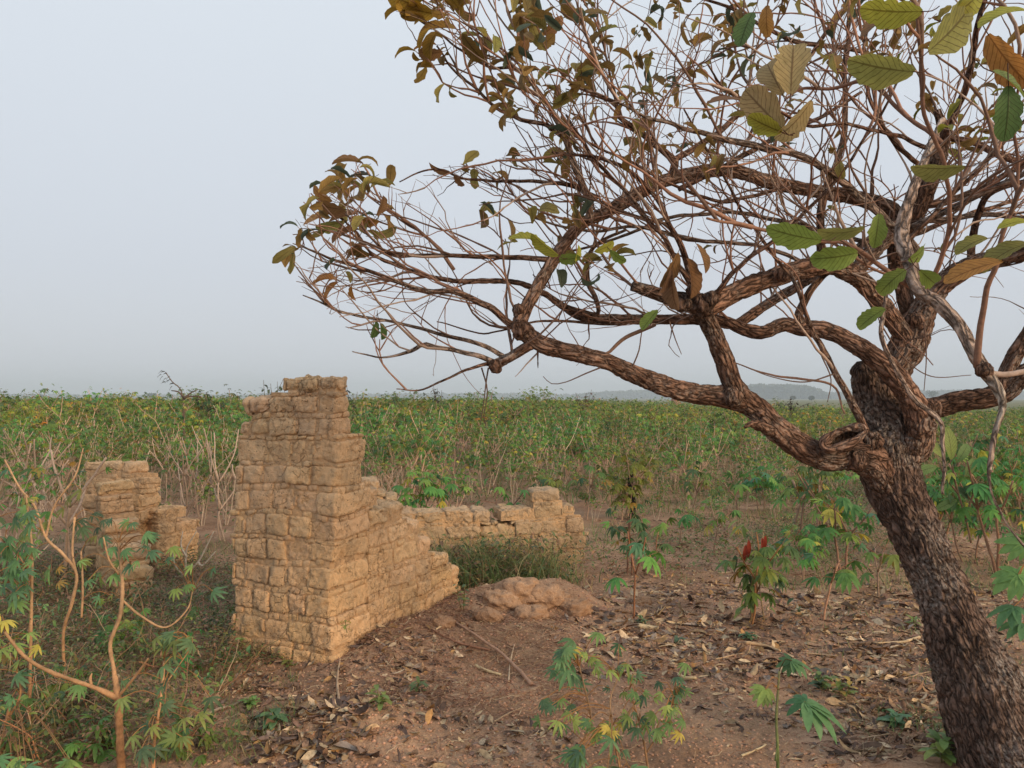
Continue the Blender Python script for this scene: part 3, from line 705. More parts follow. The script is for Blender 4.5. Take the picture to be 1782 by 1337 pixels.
thick = {'T': (120, .008), 'B': (64, .010), 'D': (56, .010), 'D2': (52, .010), 'C': (60, .011), 'A': (48, .011), 'R': (52, .011), 'R2': (36, .014), 'U': (44, .012), 'U2': (40, .012), 'W': (40, .010), 'N': (36, .008), 'A3': (30, .014), 'S': (28, .008)}
TREE = G(1765, 1337) + np.array([.1, 0, 0]); TREE[2] = Hs(TREE[0], TREE[1])
tree = empty('leaning_tree', TREE, 'leaning savanna tree with flaky bark and sparse olive leaves at the right', 'tree')
limb_pts = {}
for nm, rows in limbs_px.items():
    big = nm in thick
    pts, rad = limb(rows, thick[nm][1] if big else .02)
    if not big:
        wob = np.stack([fbm(pts * 9 + 5, 1, 2), fbm(pts * 9 + 9, 2, 2), fbm(pts * 9, 3, 2)], 1) * .03
        wob *= np.clip(1 - np.abs(np.linspace(-1, 1, len(pts))) ** 4, 0, 1)[:, None]
        pts = pts + wob
    limb_pts[nm] = (pts, rad)
    base = np.array([.19, .128, .10]) if nm == 'T' else (PALE * 1.5 if nm in ('W', 'F', 'V1') else PALE if nm in pale else (BROWN * .8 if nm in darkl else BROWN))
    if nm in ('K1', 'K2', 'K3', 'X1', 'X2', 'X3', 'V7', 'V8', 'X4'): base = RED * .85
    t = fbm(pts * 3 + 4, 4, 3)[:, None]
    col = np.clip(base * (1 + .9 * t), .02, .6)
    if nm in ('B', 'A', 'D2'): col = col * 1.15 + np.clip(t * 1.2, 0, 1) * .06
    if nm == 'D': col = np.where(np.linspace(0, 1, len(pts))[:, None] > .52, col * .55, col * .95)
    mb = MB()
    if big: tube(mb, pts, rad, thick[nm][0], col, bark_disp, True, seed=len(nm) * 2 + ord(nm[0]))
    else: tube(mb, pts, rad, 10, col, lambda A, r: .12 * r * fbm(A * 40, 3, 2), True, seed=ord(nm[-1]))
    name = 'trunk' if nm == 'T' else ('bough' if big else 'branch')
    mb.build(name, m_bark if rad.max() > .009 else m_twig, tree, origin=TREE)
# the lips and hollow of the healed wound on the fork, knobs and the stub at the cut
for (px, py, d, r, sd_) in ((1470, 772, 3.22, .036, 1), (1492, 800, 3.24, .045, 2), (1515, 770, 3.30, .05, 3), (1600, 740, 3.32, .06, 4), (1618, 712, 3.30, .045, 5), (1585, 775, 3.36, .055, 6), (1220, 533, 3.10, .05, 7), (1190, 530, 3.09, .035, 8), (908, 575, 3.07, .042, 9), (862, 637, 3.06, .028, 10), (1235, 522, 3.08, .035, 11), (1206, 505, 3.05, .025, 12), (903, 540, 3.08, .028, 13), (1318, 742, 3.16, .022, 14), (1540, 810, 3.36, .06, 15), (1712, 645, 1.97, .02, 16), (1275, 690, 3.17, .042, 17), (1545, 660, 3.42, .04, 18), (1592, 560, 3.44, .04, 19), (1360, 478, 3.17, .03, 20)):
    c = P(px, py, d); n, m = 40, 26
    th, ph = np.meshgrid(np.linspace(0, 2 * np.pi, n, endpoint=False), np.linspace(.02, np.pi - .02, m), indexing='xy')
    dd = np.stack([np.sin(ph) * np.cos(th), np.sin(ph) * np.sin(th), np.cos(ph)], 2).reshape(-1, 3)
    A = dd * r * 1.0 + sd_
    V = c + dd * (r * (1 + .7 * fbm(dd * 1.8 + sd_, 1, 3)) + .008 * fbm(A * 60, 4, 3))[:, None]
    i = np.arange(m - 1)[:, None] * n; j = np.arange(n)[None]; k = (j + 1) % n
    Q = np.stack([i + j, i + n + j, i + n + k, i + k], 2).reshape(-1, 4)
    kn = MB(); kn.add(V, Q, None, DARK * 1.2 if sd_ in (7, 8, 11) else BROWN * .95, A)
    kn.build('knot', m_bark, tree, origin=TREE)
sc = MB()
th = np.linspace(0, 2 * np.pi, 40)
cen = P(1466, 762, 3.17)
ring = np.stack([cen[0] + .083 * np.cos(th), cen[1] - .012 + .012 * np.sin(th), cen[2] + .030 * np.sin(th) + .030 * np.cos(th)], 1)
tube(sc, ring, .017 + .004 * np.sin(th * 3), 18, BROWN * 1.2, bark_disp, False, seed=4)
sc.build('wound_lip', m_bark, tree, origin=TREE)
hw = MB(); rr_ = np.linspace(0, 1, 8)
Vh = []
for r_ in rr_:
    for t_ in th[:-1]:
        Vh.append([cen[0] + .08 * r_ * math.cos(t_), cen[1] - .006 + .035 * (1 - r_ ** 2), cen[2] + .028 * r_ * math.sin(t_) + .029 * r_ * math.cos(t_)])
n = len(th) - 1; i = np.arange(7)[:, None] * n; j = np.arange(n)[None]; k = (j + 1) % n
hw.add(np.array(Vh), np.stack([i + j, i + k, i + n + k, i + n + j], 2).reshape(-1, 4), None, (.17, .085, .045), np.array(Vh) * np.array([1, 1, .2]))
hw.build('wound_hollow', m_bark, tree, origin=TREE)

# ---- twigs: grown from the limbs, kept inside the crown's own outline
ENV = np.array([(640, -400), (655, -20), (700, 60), (745, 125), (790, 170), (860, 200), (905, 235), (870, 275), (760, 290), (690, 330), (655, 300), (625, 268), (600, 300), (520, 340), (505, 430), (520, 520), (600, 560), (600, 625), (660, 700), (850, 690), (905, 650), (960, 640), (1160, 625), (1240, 640), (1300, 700), (1470, 690), (1500, 660), (1640, 640), (1760, 620), (1900, 700), (2700, 600), (2700, -900), (640, -900)], float)
def inside(px, py, poly=ENV):
    r = np.zeros(len(px), bool); j = len(poly) - 1
    for i in range(len(poly)):
        xi, yi = poly[i]; xj, yj = poly[j]
        c = ((yi > py) != (yj > py)) & (px < (xj - xi) * (py - yi) / (yj - yi + 1e-9) + xi)
        r ^= c; j = i
    return r
rng = np.random.default_rng(7)
def walk(start, d, length, curl_up, wob, stp=.05):
    n = max(3, int(length / stp)); pts = [start]; d = unit(d)
    sweep = rng.normal(0, .05, 3)
    for _ in range(n):
        d = unit(d + rng.normal(0, wob, 3) + sweep + np.array([0, 0, curl_up]))
        pts.append(pts[-1] + d * stp)
    pts = np.array(pts)
    px, py = proj(pts); ok = inside(px, py) & (pts[:, 1] > 1.5)
    bad = np.nonzero(~ok)[0]
    if len(bad): pts = pts[:max(bad[0], 1)]
    return pts
twigs = MB(); tips = []; segs = []
src = [(nm, w) for nm, w in dict(B=46, D2=30, C=34, A=40, R=10, R2=18, U=26, U2=12, A2=26, A3=24, E=8, W=8, W2=4, N=14, V1=34, V2=34, V3=28, V4=28, V5=30, V6=20, V7=12, V8=12, V9=18, L1=24, L2=20, L3=14, L4=8, L5=14, L6=4, L7=16, L8=18, L9=18, K1=26, K2=26, K3=24, X1=10, X2=10, X3=12, X4=18, X5=20, X6=20, Y1=8, Y2=3, Y3=16, D=8, Z1=14, Z2=14, Z3=16, Z4=14, Z5=16, Z6=16, Z7=16, Z8=18).items()]
for nm, cnt in src:
    pts, rad = limb_pts[nm]; T_ = np.gradient(pts, axis=0)
    px, py = proj(pts)
    lo_ = {'B': .46, 'A': .22, 'C': .45, 'R': .5, 'D': .75, 'D2': 0.02, 'U': .4}.get(nm, .12)
    for _ in range(int(cnt * .44)):
        i = int(len(pts) * rng.uniform(lo_, .99)); i = min(i, len(pts) - 1)
        tdir = unit(T_[i]); rnd = rng.normal(0, 1, 3); rnd[1] *= .8; rnd -= tdir * rnd.dot(tdir)
        away = unit(pts[i] - P(1540, 620, 3.4))
        d = np.array([-.35 if px[i] < 1500 else .1, 0, 0]) + .85 * tdir * (1 if nm not in ('D2', 'U2', 'B') or i < len(pts) * .75 else 0) + .62 * unit(rnd) + .45 * away + np.array([0, 0, .25])
        ln = rng.uniform(.25, .85) * (1.0 if rad[i] > .006 else .7)
        w = walk(pts[i], d, ln, .035, .13)
        if len(w) < 3: continue
        segs.append((w, rng.uniform(.003, .0062)))
lvl = list(segs)
for gen, (cn, la, lb, rs) in enumerate(((3, .12, .5, .58), (2, .05, .17, .6))):
    new = []
    for w, r0 in lvl:
        if gen == 1 and rng.random() < .62: tips.append((w[-1], unit(w[-1] - w[-2]))); continue
        T_ = np.gradient(w, axis=0)
        for _ in range(rng.integers(1, cn + 1)):
            i = rng.integers(1, len(w)); td = unit(T_[i]); rnd = rng.normal(0, 1, 3)
            v = walk(w[i], td + .8 * unit(rnd) + np.array([0, 0, .15]), rng.uniform(la, lb), .05, .17, .035)
            if len(v) < 3: continue
            new.append((v, r0 * rs))
    segs += new; lvl = new
for w, r0 in segs:
    tips.append((w[-1], unit(w[-1] - w[-2])))
    r = np.linspace(r0, r0 * .35, len(w))
    # nodes: a little swelling where buds sat
    r = r * (1 + .25 * (rng.random(len(w)) < .3))
    b = (RED if rng.random() < .5 else (PALE * .85 if rng.random() < .5 else DARK * 1.1)) * rng.uniform(.75, 1.4)
    tube(twigs, w, r, 5 if r0 > .002 else 4, b, None, False)
for (pl) in ([(850, 640), (846, 665), (842, 700), (836, 740)], [(838, 640), (848, 680), (842, 725), (845, 742)], [(1165, 560), (1175, 590), (1186, 617)], [(1100, 640), (1112, 610), (1120, 570), (1150, 540)], [(1045, 640), (1020, 650), (985, 665), (960, 668), (945, 655)], [(1455, 650), (1400, 665), (1340, 655), (1290, 635)], [(1608, 560), (1612, 620), (1608, 680)], [(1530, 560), (1570, 620), (1620, 655), (1690, 653)], [(1430, 620), (1446, 660), (1440, 700)]):
    w = catmull(np.array([P(x, y, 3.1) for x, y in pl]), .02); tube(twigs, w, np.linspace(.0035, .0015, len(w)), 5, DARK, None, False)
twigs.build('twigs', m_twig, tree, origin=TREE)
print('twigs', len(segs))

# ---- leaves of the tree
tl = MB()
tp_ = np.array([t[0] for t in tips]); td_ = np.array([t[1] for t in tips])
px, py = proj(tp_)
dens = np.full(len(tp_), .025)
dens[(py < 265)] = .21
dens[(px < 1000) & (py < 180)] = .48
dens[(px < 690) & (py < 460)] = .2
dens[(px > 840) & (px < 1010) & (py > 290) & (py < 430)] = .26
dens[(px > 960) & (py < 120)] = .26
dens[(px < 900) & (py > 470)] = .01
dens[(px > 1000) & (py > 380)] = .012
pick = rng.random(len(tp_)) < dens
for p0, d0 in zip(tp_[pick], td_[pick]):
    k = rng.integers(1, 5)
    ax, ay = proj(p0); ax, ay = ax[0], ay[0]
    for q in range(k):
        d = unit(d0 + rng.normal(0, .75, 3) + np.array([-.15, 0, -.25])); nrm = unit(rng.normal(0, .6, 3) + np.array([0, .2, 1]))
        r = rng.random()
        c = np.array([.25, .165, .05]) * rng.uniform(.5, 1.3) if r < .55 else (np.array([.24, .21, .06]) * rng.uniform(.6, 1.3) if r < .85 else np.array([.07, .095, .06]) * rng.uniform(.7, 1.2))
        if ax < 800 and ay < 120: c = np.array([.33, .215, .035]) * rng.uniform(.5, 1.1)
        if ax > 1500 and r > .6: c = np.array([.20, .21, .03]) * rng.uniform(.6, 1.2)
        ln = rng.uniform(.05, .095) * (1.22 if ax < 1050 else 1.0)
        leaves(tl, p0 - d0 * .03 * q, d, nrm, ln, ln * rng.uniform(.42, .56), rng.uniform(.5, 2.3), rng.uniform(.2, .9), c * 1.35, 6, 'ov', rng, .6 if rng.random() < .5 else .2)
tl.build('leaves', m_treeleaf, tree, origin=TREE)
# big leaves one can tell apart, near the camera: (px, py, length px, direction deg in the picture, turn, colour, depth)
G1, G2, YG, OL, TAN, OR, BR = (.21, .29, .06), (.11, .19, .06), (.42, .43, .07), (.28, .28, .08), (.44, .33, .15), (.42, .21, .06), (.24, .13, .055)
BIG = [(1590, 125, 108, 178, .6, OL, 1.75), (1376, 165, 100, 88, 1.2, TAN, 1.8), (1362, 165, 85, 112, 1.1, TAN, 1.82), (1362, 225, 92, 135, 1.0, TAN, 1.8), (1412, 175, 80, -120, 1.0, TAN, 1.78), (1360, 230, 60, 160, .8, YG, 1.8), (1615, 90, 125, 40, 1.0, OL, 1.5), (1650, 30, 110, 30, .7, YG, 1.5), (1605, 20, 95, 178, .6, YG, 1.7), (1755, 150, 88, -92, 1.3, G2, 1.45), (1728, 125, 85, -20, .8, G1, 1.45), (1790, 20, 80, 175, .6, YG, 1.6), (1680, 290, 82, 185, .4, OL, 1.9),
       (1430, 418, 92, 176, .8, G1, 1.8), (1505, 395, 75, 205, .5, OL, 1.85), (1530, 372, 56, -100, 1.3, G1, 1.8), (1492, 440, 74, 195, 1.2, G1, 1.85), (1576, 470, 56, 215, 1.1, G1, 1.9), (1580, 452, 52, 20, .9, G1, 1.9), (1600, 470, 54, -40, 1.1, G1, 1.9), (1541, 538, 52, 205, .9, G1, 1.95), (1718, 415, 52, 190, .7, OL, 1.9), (1790, 385, 46, 178, .7, YG, 1.8), (1745, 455, 90, 190, .6, OR, 1.8), (1790, 425, 80, 190, .6, OL, 1.8), (1720, 60, 110, -60, .5, OR, 1.8), (1560, 25, 70, 200, .4, BR, 1.9),
       (942, 420, 56, 165, .6, YG, 2.6), (972, 445, 56, 150, .6, YG, 2.6), (1010, 448, 36, 190, 1.1, G1, 2.6), (1035, 438, 36, 15, .9, YG, 2.6), (1062, 436, 34, -50, .9, G1, 2.6), (1145, 540, 42, 225, .8, G1, 2.6), (1000, 455, 30, 60, .6, YG, 2.6),
       (1310, 22, 62, -120, .9, G2, 2.0), (1335, 10, 50, -100, .9, OR, 2.0), (1295, 175, 62, 175, .5, BR, 2.2), (1180, 440, 62, -110, .8, BR, 2.7), (1196, 450, 66, -70, .8, BR, 2.7), (1170, 480, 58, -95, .7, (.2, .12, .07), 2.7), (1212, 425, 50, -60, .7, BR, 2.7), (1165, 465, 45, -100, .6, (.2, .12, .07), 2.7),
       (631, 285, 50, 165, .5, BR, 3.15), (645, 306, 38, 170, .5, (.09, .1, .08), 3.15), (578, 350, 42, 160, .8, OR, 3.14), (575, 372, 52, 190, .7, OR, 3.14), (600, 365, 50, 175, .8, BR, 3.12), (622, 372, 50, 185, .7, BR, 3.1), (600, 385, 48, 200, .7, OL, 3.13), (625, 400, 50, 190, .7, BR, 3.1), (640, 425, 52, 200, .7, BR, 3.1), (585, 488, 46, 165, .6, OR, 2.95), (588, 492, 46, 215, .7, OR, 2.95), (612, 498, 28, -100, .9, OR, 2.95), (655, 375, 40, 60, .7, BR, 3.1), (660, 385, 45, 185, .5, OR, 3.1), (655, 560, 28, -95, .8, G2, 3.0), (662, 563, 30, -70, .8, G2, 3.0), (785, 300, 42, 170, .3, BR, 3.07), (790, 305, 24, -60, .8, BR, 3.07),
       (735, 15, 60, 165, .9, (.38, .25, .035), 2.9), (760, 25, 60, 175, .9, (.38, .25, .035), 2.9), (790, 50, 62, 170, .9, (.33, .2, .04), 2.9), (805, 60, 55, -60, .9, (.2, .13, .03), 2.9), (758, 78, 40, 170, .7, OR, 2.9), (770, 90, 42, 200, .7, BR, 2.95), (860, 92, 34, 75, .9, OL, 2.9), (845, 65, 30, 110, .9, (.3, .25, .05), 2.9), (920, 40, 44, 90, 1.1, (.2, .15, .05), 2.9), (915, 60, 40, -100, 1.0, BR, 2.9), (945, 60, 44, 30, .8, BR, 2.9), (935, 85, 36, 30, .8, (.24, .16, .05), 2.9), (1060, 25, 42, 170, .8, (.22, .15, .05), 2.9), (1075, 48, 38, 175, .8, OL, 2.9), (1050, 55, 36, -150, .9, (.2, .13, .04), 2.9)]
R_, U_, F_ = np.array([1., 0, 0]), np.array([0, -sp_, cp]), np.array([0, cp, sp_])
for x, y, lp, dg, turn, c, d in BIG:
    ln = lp * d / FPX * 1.08
    dirv = R_ * math.cos(R(dg)) + U_ * math.sin(R(dg)) + F_ * rng.uniform(-.25, .25)
    nrm = -F_ * math.sin(turn) + np.cross(dirv, F_) * math.cos(turn) * (1 if rng.random() < .5 else -1)
    lf = MB(); p0 = P(x, y, d)
    leaves(lf, p0, dirv, nrm, ln, ln * rng.uniform(.54, .68), rng.uniform(.3, 1.1), rng.uniform(.15, .55), np.array(c) * rng.uniform(.9, 1.15), 14, 'ov', rng, .3)
    tube(lf, catmull(np.array([p0 + dirv * .003, p0 - dirv * .02, p0 - dirv * .035 + U_ * .01]), .008), .0012, 5, RED, None, False)
    lf.build('leaf', m_treeleaf, tree, origin=TREE)
# ------------------------------------------------------------------ cassava and other plants
CG = [(.085, .205, .055), (.105, .235, .05), (.15, .275, .05), (.21, .30, .055), (.065, .17, .07), (.38, .33, .06)]
CP = [.22, .28, .22, .13, .10, .05]
STEM = (.42, .27, .19); STEMO = (.42, .20, .085)
def palm(mb, tip, face, axis, size, rng, seg=4, lobes=None, col=None, width=.24, droop=.9, spread=2.3):
    """one hand-shaped leaf: lobes fan out from tip; axis = direction of the middle lobe, face = upper side"""
    n = lobes or int(rng.integers(5, 8))
    face = unit(np.array(face, float)); axis = unit(np.array(axis, float) - face * np.dot(axis, face)); sid = np.cross(face, axis)
    a = np.linspace(-spread / 2 * 1.15, spread / 2 * 1.15, n) + rng.normal(0, .06, n)
    D = axis[None] * np.cos(a)[:, None] + sid[None] * np.sin(a)[:, None] - face[None] * .12
    ln = size * (1 - .28 * (np.abs(a) / a.max()) ** 1.5) * rng.uniform(.9, 1.1, n)
    if col is None: col = np.array(CG[rng.choice(6, p=CP)])
    c = np.array(col) * rng.uniform(.8, 1.2)
    leaves(mb, np.repeat(np.array(tip)[None], n, 0), D, np.repeat(face[None], n, 0), ln, ln * width, droop * rng.uniform(.5, 1.3, n), .25, c, seg, 'lan')
def cassava(seed, h=1.3, stems=2, leaf_n=9, size=.13, seg=3, bare=False, forks=2, colr=STEM, origin=(0, 0, 0), lean=.12, rad=.012, tint=None, petiole=True, fork_at=(.35, .7)):
    rng = np.random.default_rng(seed); st, lf = MB(), MB(); O = np.array(origin, float)
    colr = np.array(colr)
    def branch(p, d, ln, r, lvl):
        n = max(4, int(ln / .05)); pts = [p]
        for k in range(n):
            d = unit(d + rng.normal(0, .06, 3) + np.array([0, 0, .035])); pts.append(pts[-1] + d * ln / n)
        pts = np.array(pts); rr_ = np.linspace(r, r * .72, len(pts)) * (1 + .16 * (np.arange(len(pts)) % 2))
        tube(st, pts, rr_, 6 if seg > 2 else 4, np.clip(colr * rng.uniform(.75, 1.1) * (1 + .3 * fbm(pts * 8, 3, 2)[:, None]), 0, 1), None, True)
        if lvl > 0:
            m = int(rng.integers(2, 4)); a0 = rng.uniform(0, 6.28)
            for q in range(m):
                a = a0 + q * 2 * np.pi / m + rng.normal(0, .3)
                branch(pts[-1], unit(d * .9 + .62 * np.array([math.cos(a), math.sin(a), .1])), ln * rng.uniform(.5, .95), r * .75, lvl - 1)
        elif not bare:
            m = max(2, int(leaf_n * rng.uniform(.6, 1.3)))
            for q in range(m):
                f = 1 - (q / m) * min(.85, .30 / ln + .1) * rng.uniform(.8, 1.1)
                i = min(len(pts) - 1, int(f * (len(pts) - 1))); a = q * 2.4 + rng.normal(0, .3)
                up = .95 - 1.25 * (q / m)
                pd = unit(np.array([math.cos(a), math.sin(a), up + rng.normal(0, .15)])); pl = size * rng.uniform(.7, 1.4)
                tp = pts[i] + pd * pl
                if petiole: tube(st, np.array([pts[i], pts[i] + pd * pl * .5 + np.array([0, 0, .004]), tp]), .0019, 3, (.30, .12, .07) if rng.random() < .6 else (.2, .2, .06), None, False)
                face = unit(np.array([math.cos(a) * .35, math.sin(a) * .35, 1.0]) + rng.normal(0, .18, 3)) if q > 1 else unit(np.array([0, 0, 1]) + rng.normal(0, .5, 3))
                c = np.array(CG[rng.choice(6, p=CP)]) if tint is None else np.array(tint)
                if q > m * .8 and rng.random() < .22: c = np.array((.40, .30, .04))
                palm(lf, tp, face, [math.cos(a), math.sin(a), -.3], size * rng.uniform(.65, 1.15) * (.6 if q < 2 else 1), rng, 1 if seg == 1 else seg, None if seg > 1 else 5, c)
    for s in range(stems):
        a = rng.uniform(0, 6.28)
        b = O + np.array([math.cos(a), math.sin(a), 0]) * rng.uniform(0, .09) * (stems > 1) + np.array([0, 0, -.06])
        f = rng.uniform(*fork_at) if forks else 1.0
        branch(b, unit(np.array([math.cos(a) * lean, math.sin(a) * lean, 1.0]) + rng.normal(0, lean * .6, 3) * [1, 1, 0]), h * f, rad, 0 if not forks else (1 if rng.random() < .6 else forks))
    return st, lf
def fit_height(st, lf, h):
    """arrays of a plant scaled so its top is at h"""
    A = st.arrays(); B = lf.arrays() if lf.n else None
    z = max(A[0][:, 2].max(), B[0][:, 2].max() if B else 0)
    return h / z
def plant(name, label, cat, st, lf, loc, group=None, rz=0, scale=1.0, ms=None, ml=None):
    o = empty(name, loc, label, cat, group, rz); o.scale = (scale,) * 3
    if st.n: st.build('stem', ms or m_stem, o)
    if lf.n: lf.build('foliage', ml or m_leaf, o)
    return o
def copy_thing(src, loc, rz, scale, label, group=None):
    o = src.copy(); COL.objects.link(o); o.location = loc; o.rotation_euler = (0, 0, rz); o.scale = (scale,) * 3; o['label'] = label
    if group: o['group'] = group
    for ch in src.children:
        c = ch.copy(); COL.objects.link(c); c.parent = o
    return o
FIELD = 'cassava plants filling the field'
LABF = 'spindly green cassava plant in the field behind the mud walls'
LABB = 'almost leafless pale branching cassava plant at the near edge of the field'
protos = []
for s in range(10):
    st, lf = cassava(100 + s, 1.5, 3, 12, .118, 3, False, 2, (.58, .38, .27) if s % 3 else (.56, .43, .32), rad=.011)
    k = fit_height(st, lf, 1.0)
    protos.append((st, lf, k))
bare = []
for s in range(5):
    st, lf = cassava(200 + s, 1.3, 2 + s % 2, 3, .12, 3, s % 2 == 0, 3, (.50, .36, .27), lean=.35, rad=.009)
    bare.append((st, lf, fit_height(st, lf, 1.0)))
rng = np.random.default_rng(11)
# where the field stands
def density(x, y):
    u = x / np.maximum(y, .1)
    edge = 9.4 + .8 * np.sin(u * 9 + 1) + np.where(u > .08, -.8, 0) + np.where(u < -.36, -.8, 0)
    d = 1 / (1 + np.exp(-(y - edge) * 1.4))
    return d
def fheight(x, y):
    u = x / np.maximum(y, .1)
    h = 1.38 + .20 * n2(x, y, .18, 5, 3) * 2.6 + .12 * n2(x, y, .7, 6, 2) * 2 - .34 * np.clip((u - .12) / .3, 0, 1) - .04 * np.clip((u + .1) / .2, 0, 1)
    h = h - .22 * np.exp(-((y - 9) / 4.0) ** 2)
    h = np.where(u > .06, h * np.clip((y - 6.2) / 6.5, .4, 1), h)
    return h
cx, cy = [], []
yy = 8.0
while yy < 120:
    stp = .62 if yy < 22 else .80 if yy < 30 else (.95 if yy < 60 else 1.3)
    w = yy * .80 + 3
    xs = np.arange(-w, w, stp)
    cx.append(xs + rng.uniform(-.4, .4, len(xs)) * stp); cy.append(yy + rng.uniform(-.4, .4, len(xs)) * stp); yy += stp
cx = np.concatenate(cx); cy = np.concatenate(cy)
u_ = cx / cy
keep = (rng.random(len(cx)) < density(cx, cy) * .93) & (cy < 95 - 45 * np.clip((u_ - .1) / .4, 0, 1) + 6 * np.sin(u_ * 20))
cx, cy = cx[keep], cy[keep]
order = np.argsort(np.hypot(cx, cy)); cx, cy = cx[order], cy[order]
ch_ = fheight(cx, cy) * np.where(rng.random(len(cx)) < .05, 1.25, 1.0) * rng.uniform(.72, 1.12, len(cx)); cz = H(cx, cy)
vis = np.abs(cx / cy) < .69
near_i = np.nonzero(vis)[0][:300]
srcs = {}
def put(kind, idx, x, y, z, h, label, group):
    lst = protos if kind == 'g' else bare
    st, lf, k = lst[idx]
    key = (kind, idx)
    if key not in srcs:
        o = plant('cassava_plant', label, 'cassava', st, lf, (x, y, z), group, rng.uniform(0, 6.28), h * k); srcs[key] = o
        return o
    return copy_thing(srcs[key], (x, y, z), rng.uniform(0, 6.28), h * k, label, group)
for i in near_i:
    u = cx[i] / cy[i]; edge = density(cx[i], cy[i]) < .97 or cy[i] < 13
    pb = .34 if (u < -.33 and cy[i] < 12.5) else .07
    if rng.random() < pb: put('b', int(rng.integers(0, 5)), cx[i], cy[i], cz[i], ch_[i] * .92, LABB, 'leafless cassava plants among the green ones')
    else: put('g', int(rng.integers(0, 10)), cx[i], cy[i], cz[i], ch_[i], LABF, FIELD)
# the rest of the field: too many to count
def lod(seed, seg, leaf_n, stems, size, wide=.3):
    st, lf = cassava(seed, 1.5, stems, leaf_n, size, seg, False, 2, (.40, .26, .18), petiole=False, rad=.014)
    k = fit_height(st, lf, 1.0)
    a, b_ = st.arrays(), lf.arrays()
    return (a[0] * k, a[1], a[2], a[3]), (b_[0] * k, b_[1], b_[3])
mbS, mbL = MB(), MB()
rest = np.ones(len(cx), bool); rest[near_i] = False
rest &= np.abs(cx / cy) < .95
ridx = np.nonzero(rest)[0]
lodA = [lod(300 + s, 1, 8, 2, .17) for s in range(6)]
lodB = [lod(320 + s, 1, 5, 1, .24) for s in range(5)]
for grp, lods in ((ridx[cy[ridx] < 42], lodA), (ridx[cy[ridx] >= 42], lodB)):
    which = rng.integers(0, len(lods), len(grp))
    for w in range(len(lods)):
        ii = grp[which == w]
        if not len(ii): continue
        a = rng.uniform(0, 6.28, len(ii)); ca, sa = np.cos(a), np.sin(a); hh = ch_[ii]
        def inst(V):
            X = (V[None, :, 0] * ca[:, None] - V[None, :, 1] * sa[:, None]) * hh[:, None] + cx[ii][:, None]
            Y = (V[None, :, 0] * sa[:, None] + V[None, :, 1] * ca[:, None]) * hh[:, None] + cy[ii][:, None]
            Z = V[None, :, 2] * hh[:, None] + cz[ii][:, None]
            return np.stack([X, Y, Z], 2).reshape(-1, 3)
        (sv_, sq, stt, scol), (lv, lq, lc) = lods[w]
        n = len(ii)
        if lods is lodA:
            off = np.arange(n)[:, None, None] * len(sv_)
            mbS.add(inst(sv_), (sq[None] + off).reshape(-1, 4), (stt[None] + off).reshape(-1, 3), np.tile(scol, (n, 1)))
        off = np.arange(n)[:, None, None] * len(lv)
        vr = rng.uniform(.6, 1.45, n)[:, None, None]; yel = (rng.random(n) < .2)[:, None, None]
        C = lc[None] * vr; C = np.where(yel, C * np.array([1.8, 1.25, .8]), C)
        mbL.add(inst(lv), (lq[None] + off).reshape(-1, 4), None, C.reshape(-1, 3))
print('field', len(near_i), len(ridx), mbL.n)
fo = mbL.build('cassava_field', m_far); tag(fo, 'green cassava field stretching away to the horizon', 'field', kind='stuff')
mbS.build('stems', m_stem, fo)

# ---- single plants of the middle ground, each where it stands
def single(name, label, px, py, top_py, seed, cat='cassava', **kw):
    g = G(px, py); d = g[1]
    h = max(.1, (py - top_py) / FPX * d)
    kw.setdefault('rad', .004 + .007 * min(1.2, h)); st, lf = cassava(seed, h * .9, **kw); k = fit_height(st, lf, h)
    o = empty(name, g, label, cat); o.scale = (k,) * 3
    st.build('stem', m_stem, o)
    if lf.n: lf.build('foliage', m_leaf, o)
    return o
DG = (.06, .14, .05); YG2 = (.20, .26, .04)
single('cassava_sapling', 'dark green sapling with drooping leaves, right of the low back wall', 1108, 1000, 868, 1, stems=2, leaf_n=12, size=.15, seg=4, forks=0, lean=.05, colr=(.22, .12, .08), tint=DG)
single('cassava_sapling', 'young cassava with a yellow leaf just right of the dark sapling', 1140, 985, 900, 2, stems=1, leaf_n=7, size=.16, seg=4, forks=0, colr=(.4, .2, .12))
single('cassava_sapling', 'slim orange-stemmed cassava stake with a low fork left of the red-leaved plant', 1103, 1075, 905, 3, stems=1, leaf_n=6, size=.15, seg=4, forks=1, colr=(.42, .19, .10), lean=.05, fork_at=(.5, .6), rad=.008)
single('cassava_sapling', 'orange-stemmed cassava close behind the red-leaved plant', 1296, 1085, 905, 4, stems=2, leaf_n=8, size=.15, seg=4, forks=1, colr=STEMO)
single('cassava_sapling', 'thin forked bare orange cassava stem between red-leaved plant and tree', 1432, 1080, 935, 5, stems=1, leaf_n=5, size=.14, seg=4, forks=2, colr=(.40, .22, .14), rad=.007, lean=.2)
single('cassava_sapling', 'small leafy cassava standing left of the tree trunk', 1480, 1000, 850, 6, stems=2, leaf_n=8, size=.14, seg=4, forks=1, colr=(.34, .2, .14))
single('cassava_sapling', 'pale green cassava shoot on a thin stem near the fork of the trunk', 1440, 960, 770, 7, stems=2, leaf_n=10, size=.13, seg=4, forks=1)
single('cassava_sapling', 'cassava plant rising behind the back wall beside its grass clump', 862, 985, 830, 8, stems=2, leaf_n=8, size=.14, seg=4, forks=1, colr=(.24, .14, .1))
single('cassava_sapling', 'brown-stemmed cassava growing inside the ruin behind the stepped wall', 748, 960, 800, 9, stems=3, leaf_n=7, size=.15, seg=4, forks=2, colr=(.30, .18, .12), lean=.3)
single('cassava_plant', 'tall cassava plant standing above the others on the skyline, centre', 940, 770, 672, 10, stems=3, leaf_n=12, size=.16, seg=3, forks=2, tint=(.19, .27, .07))
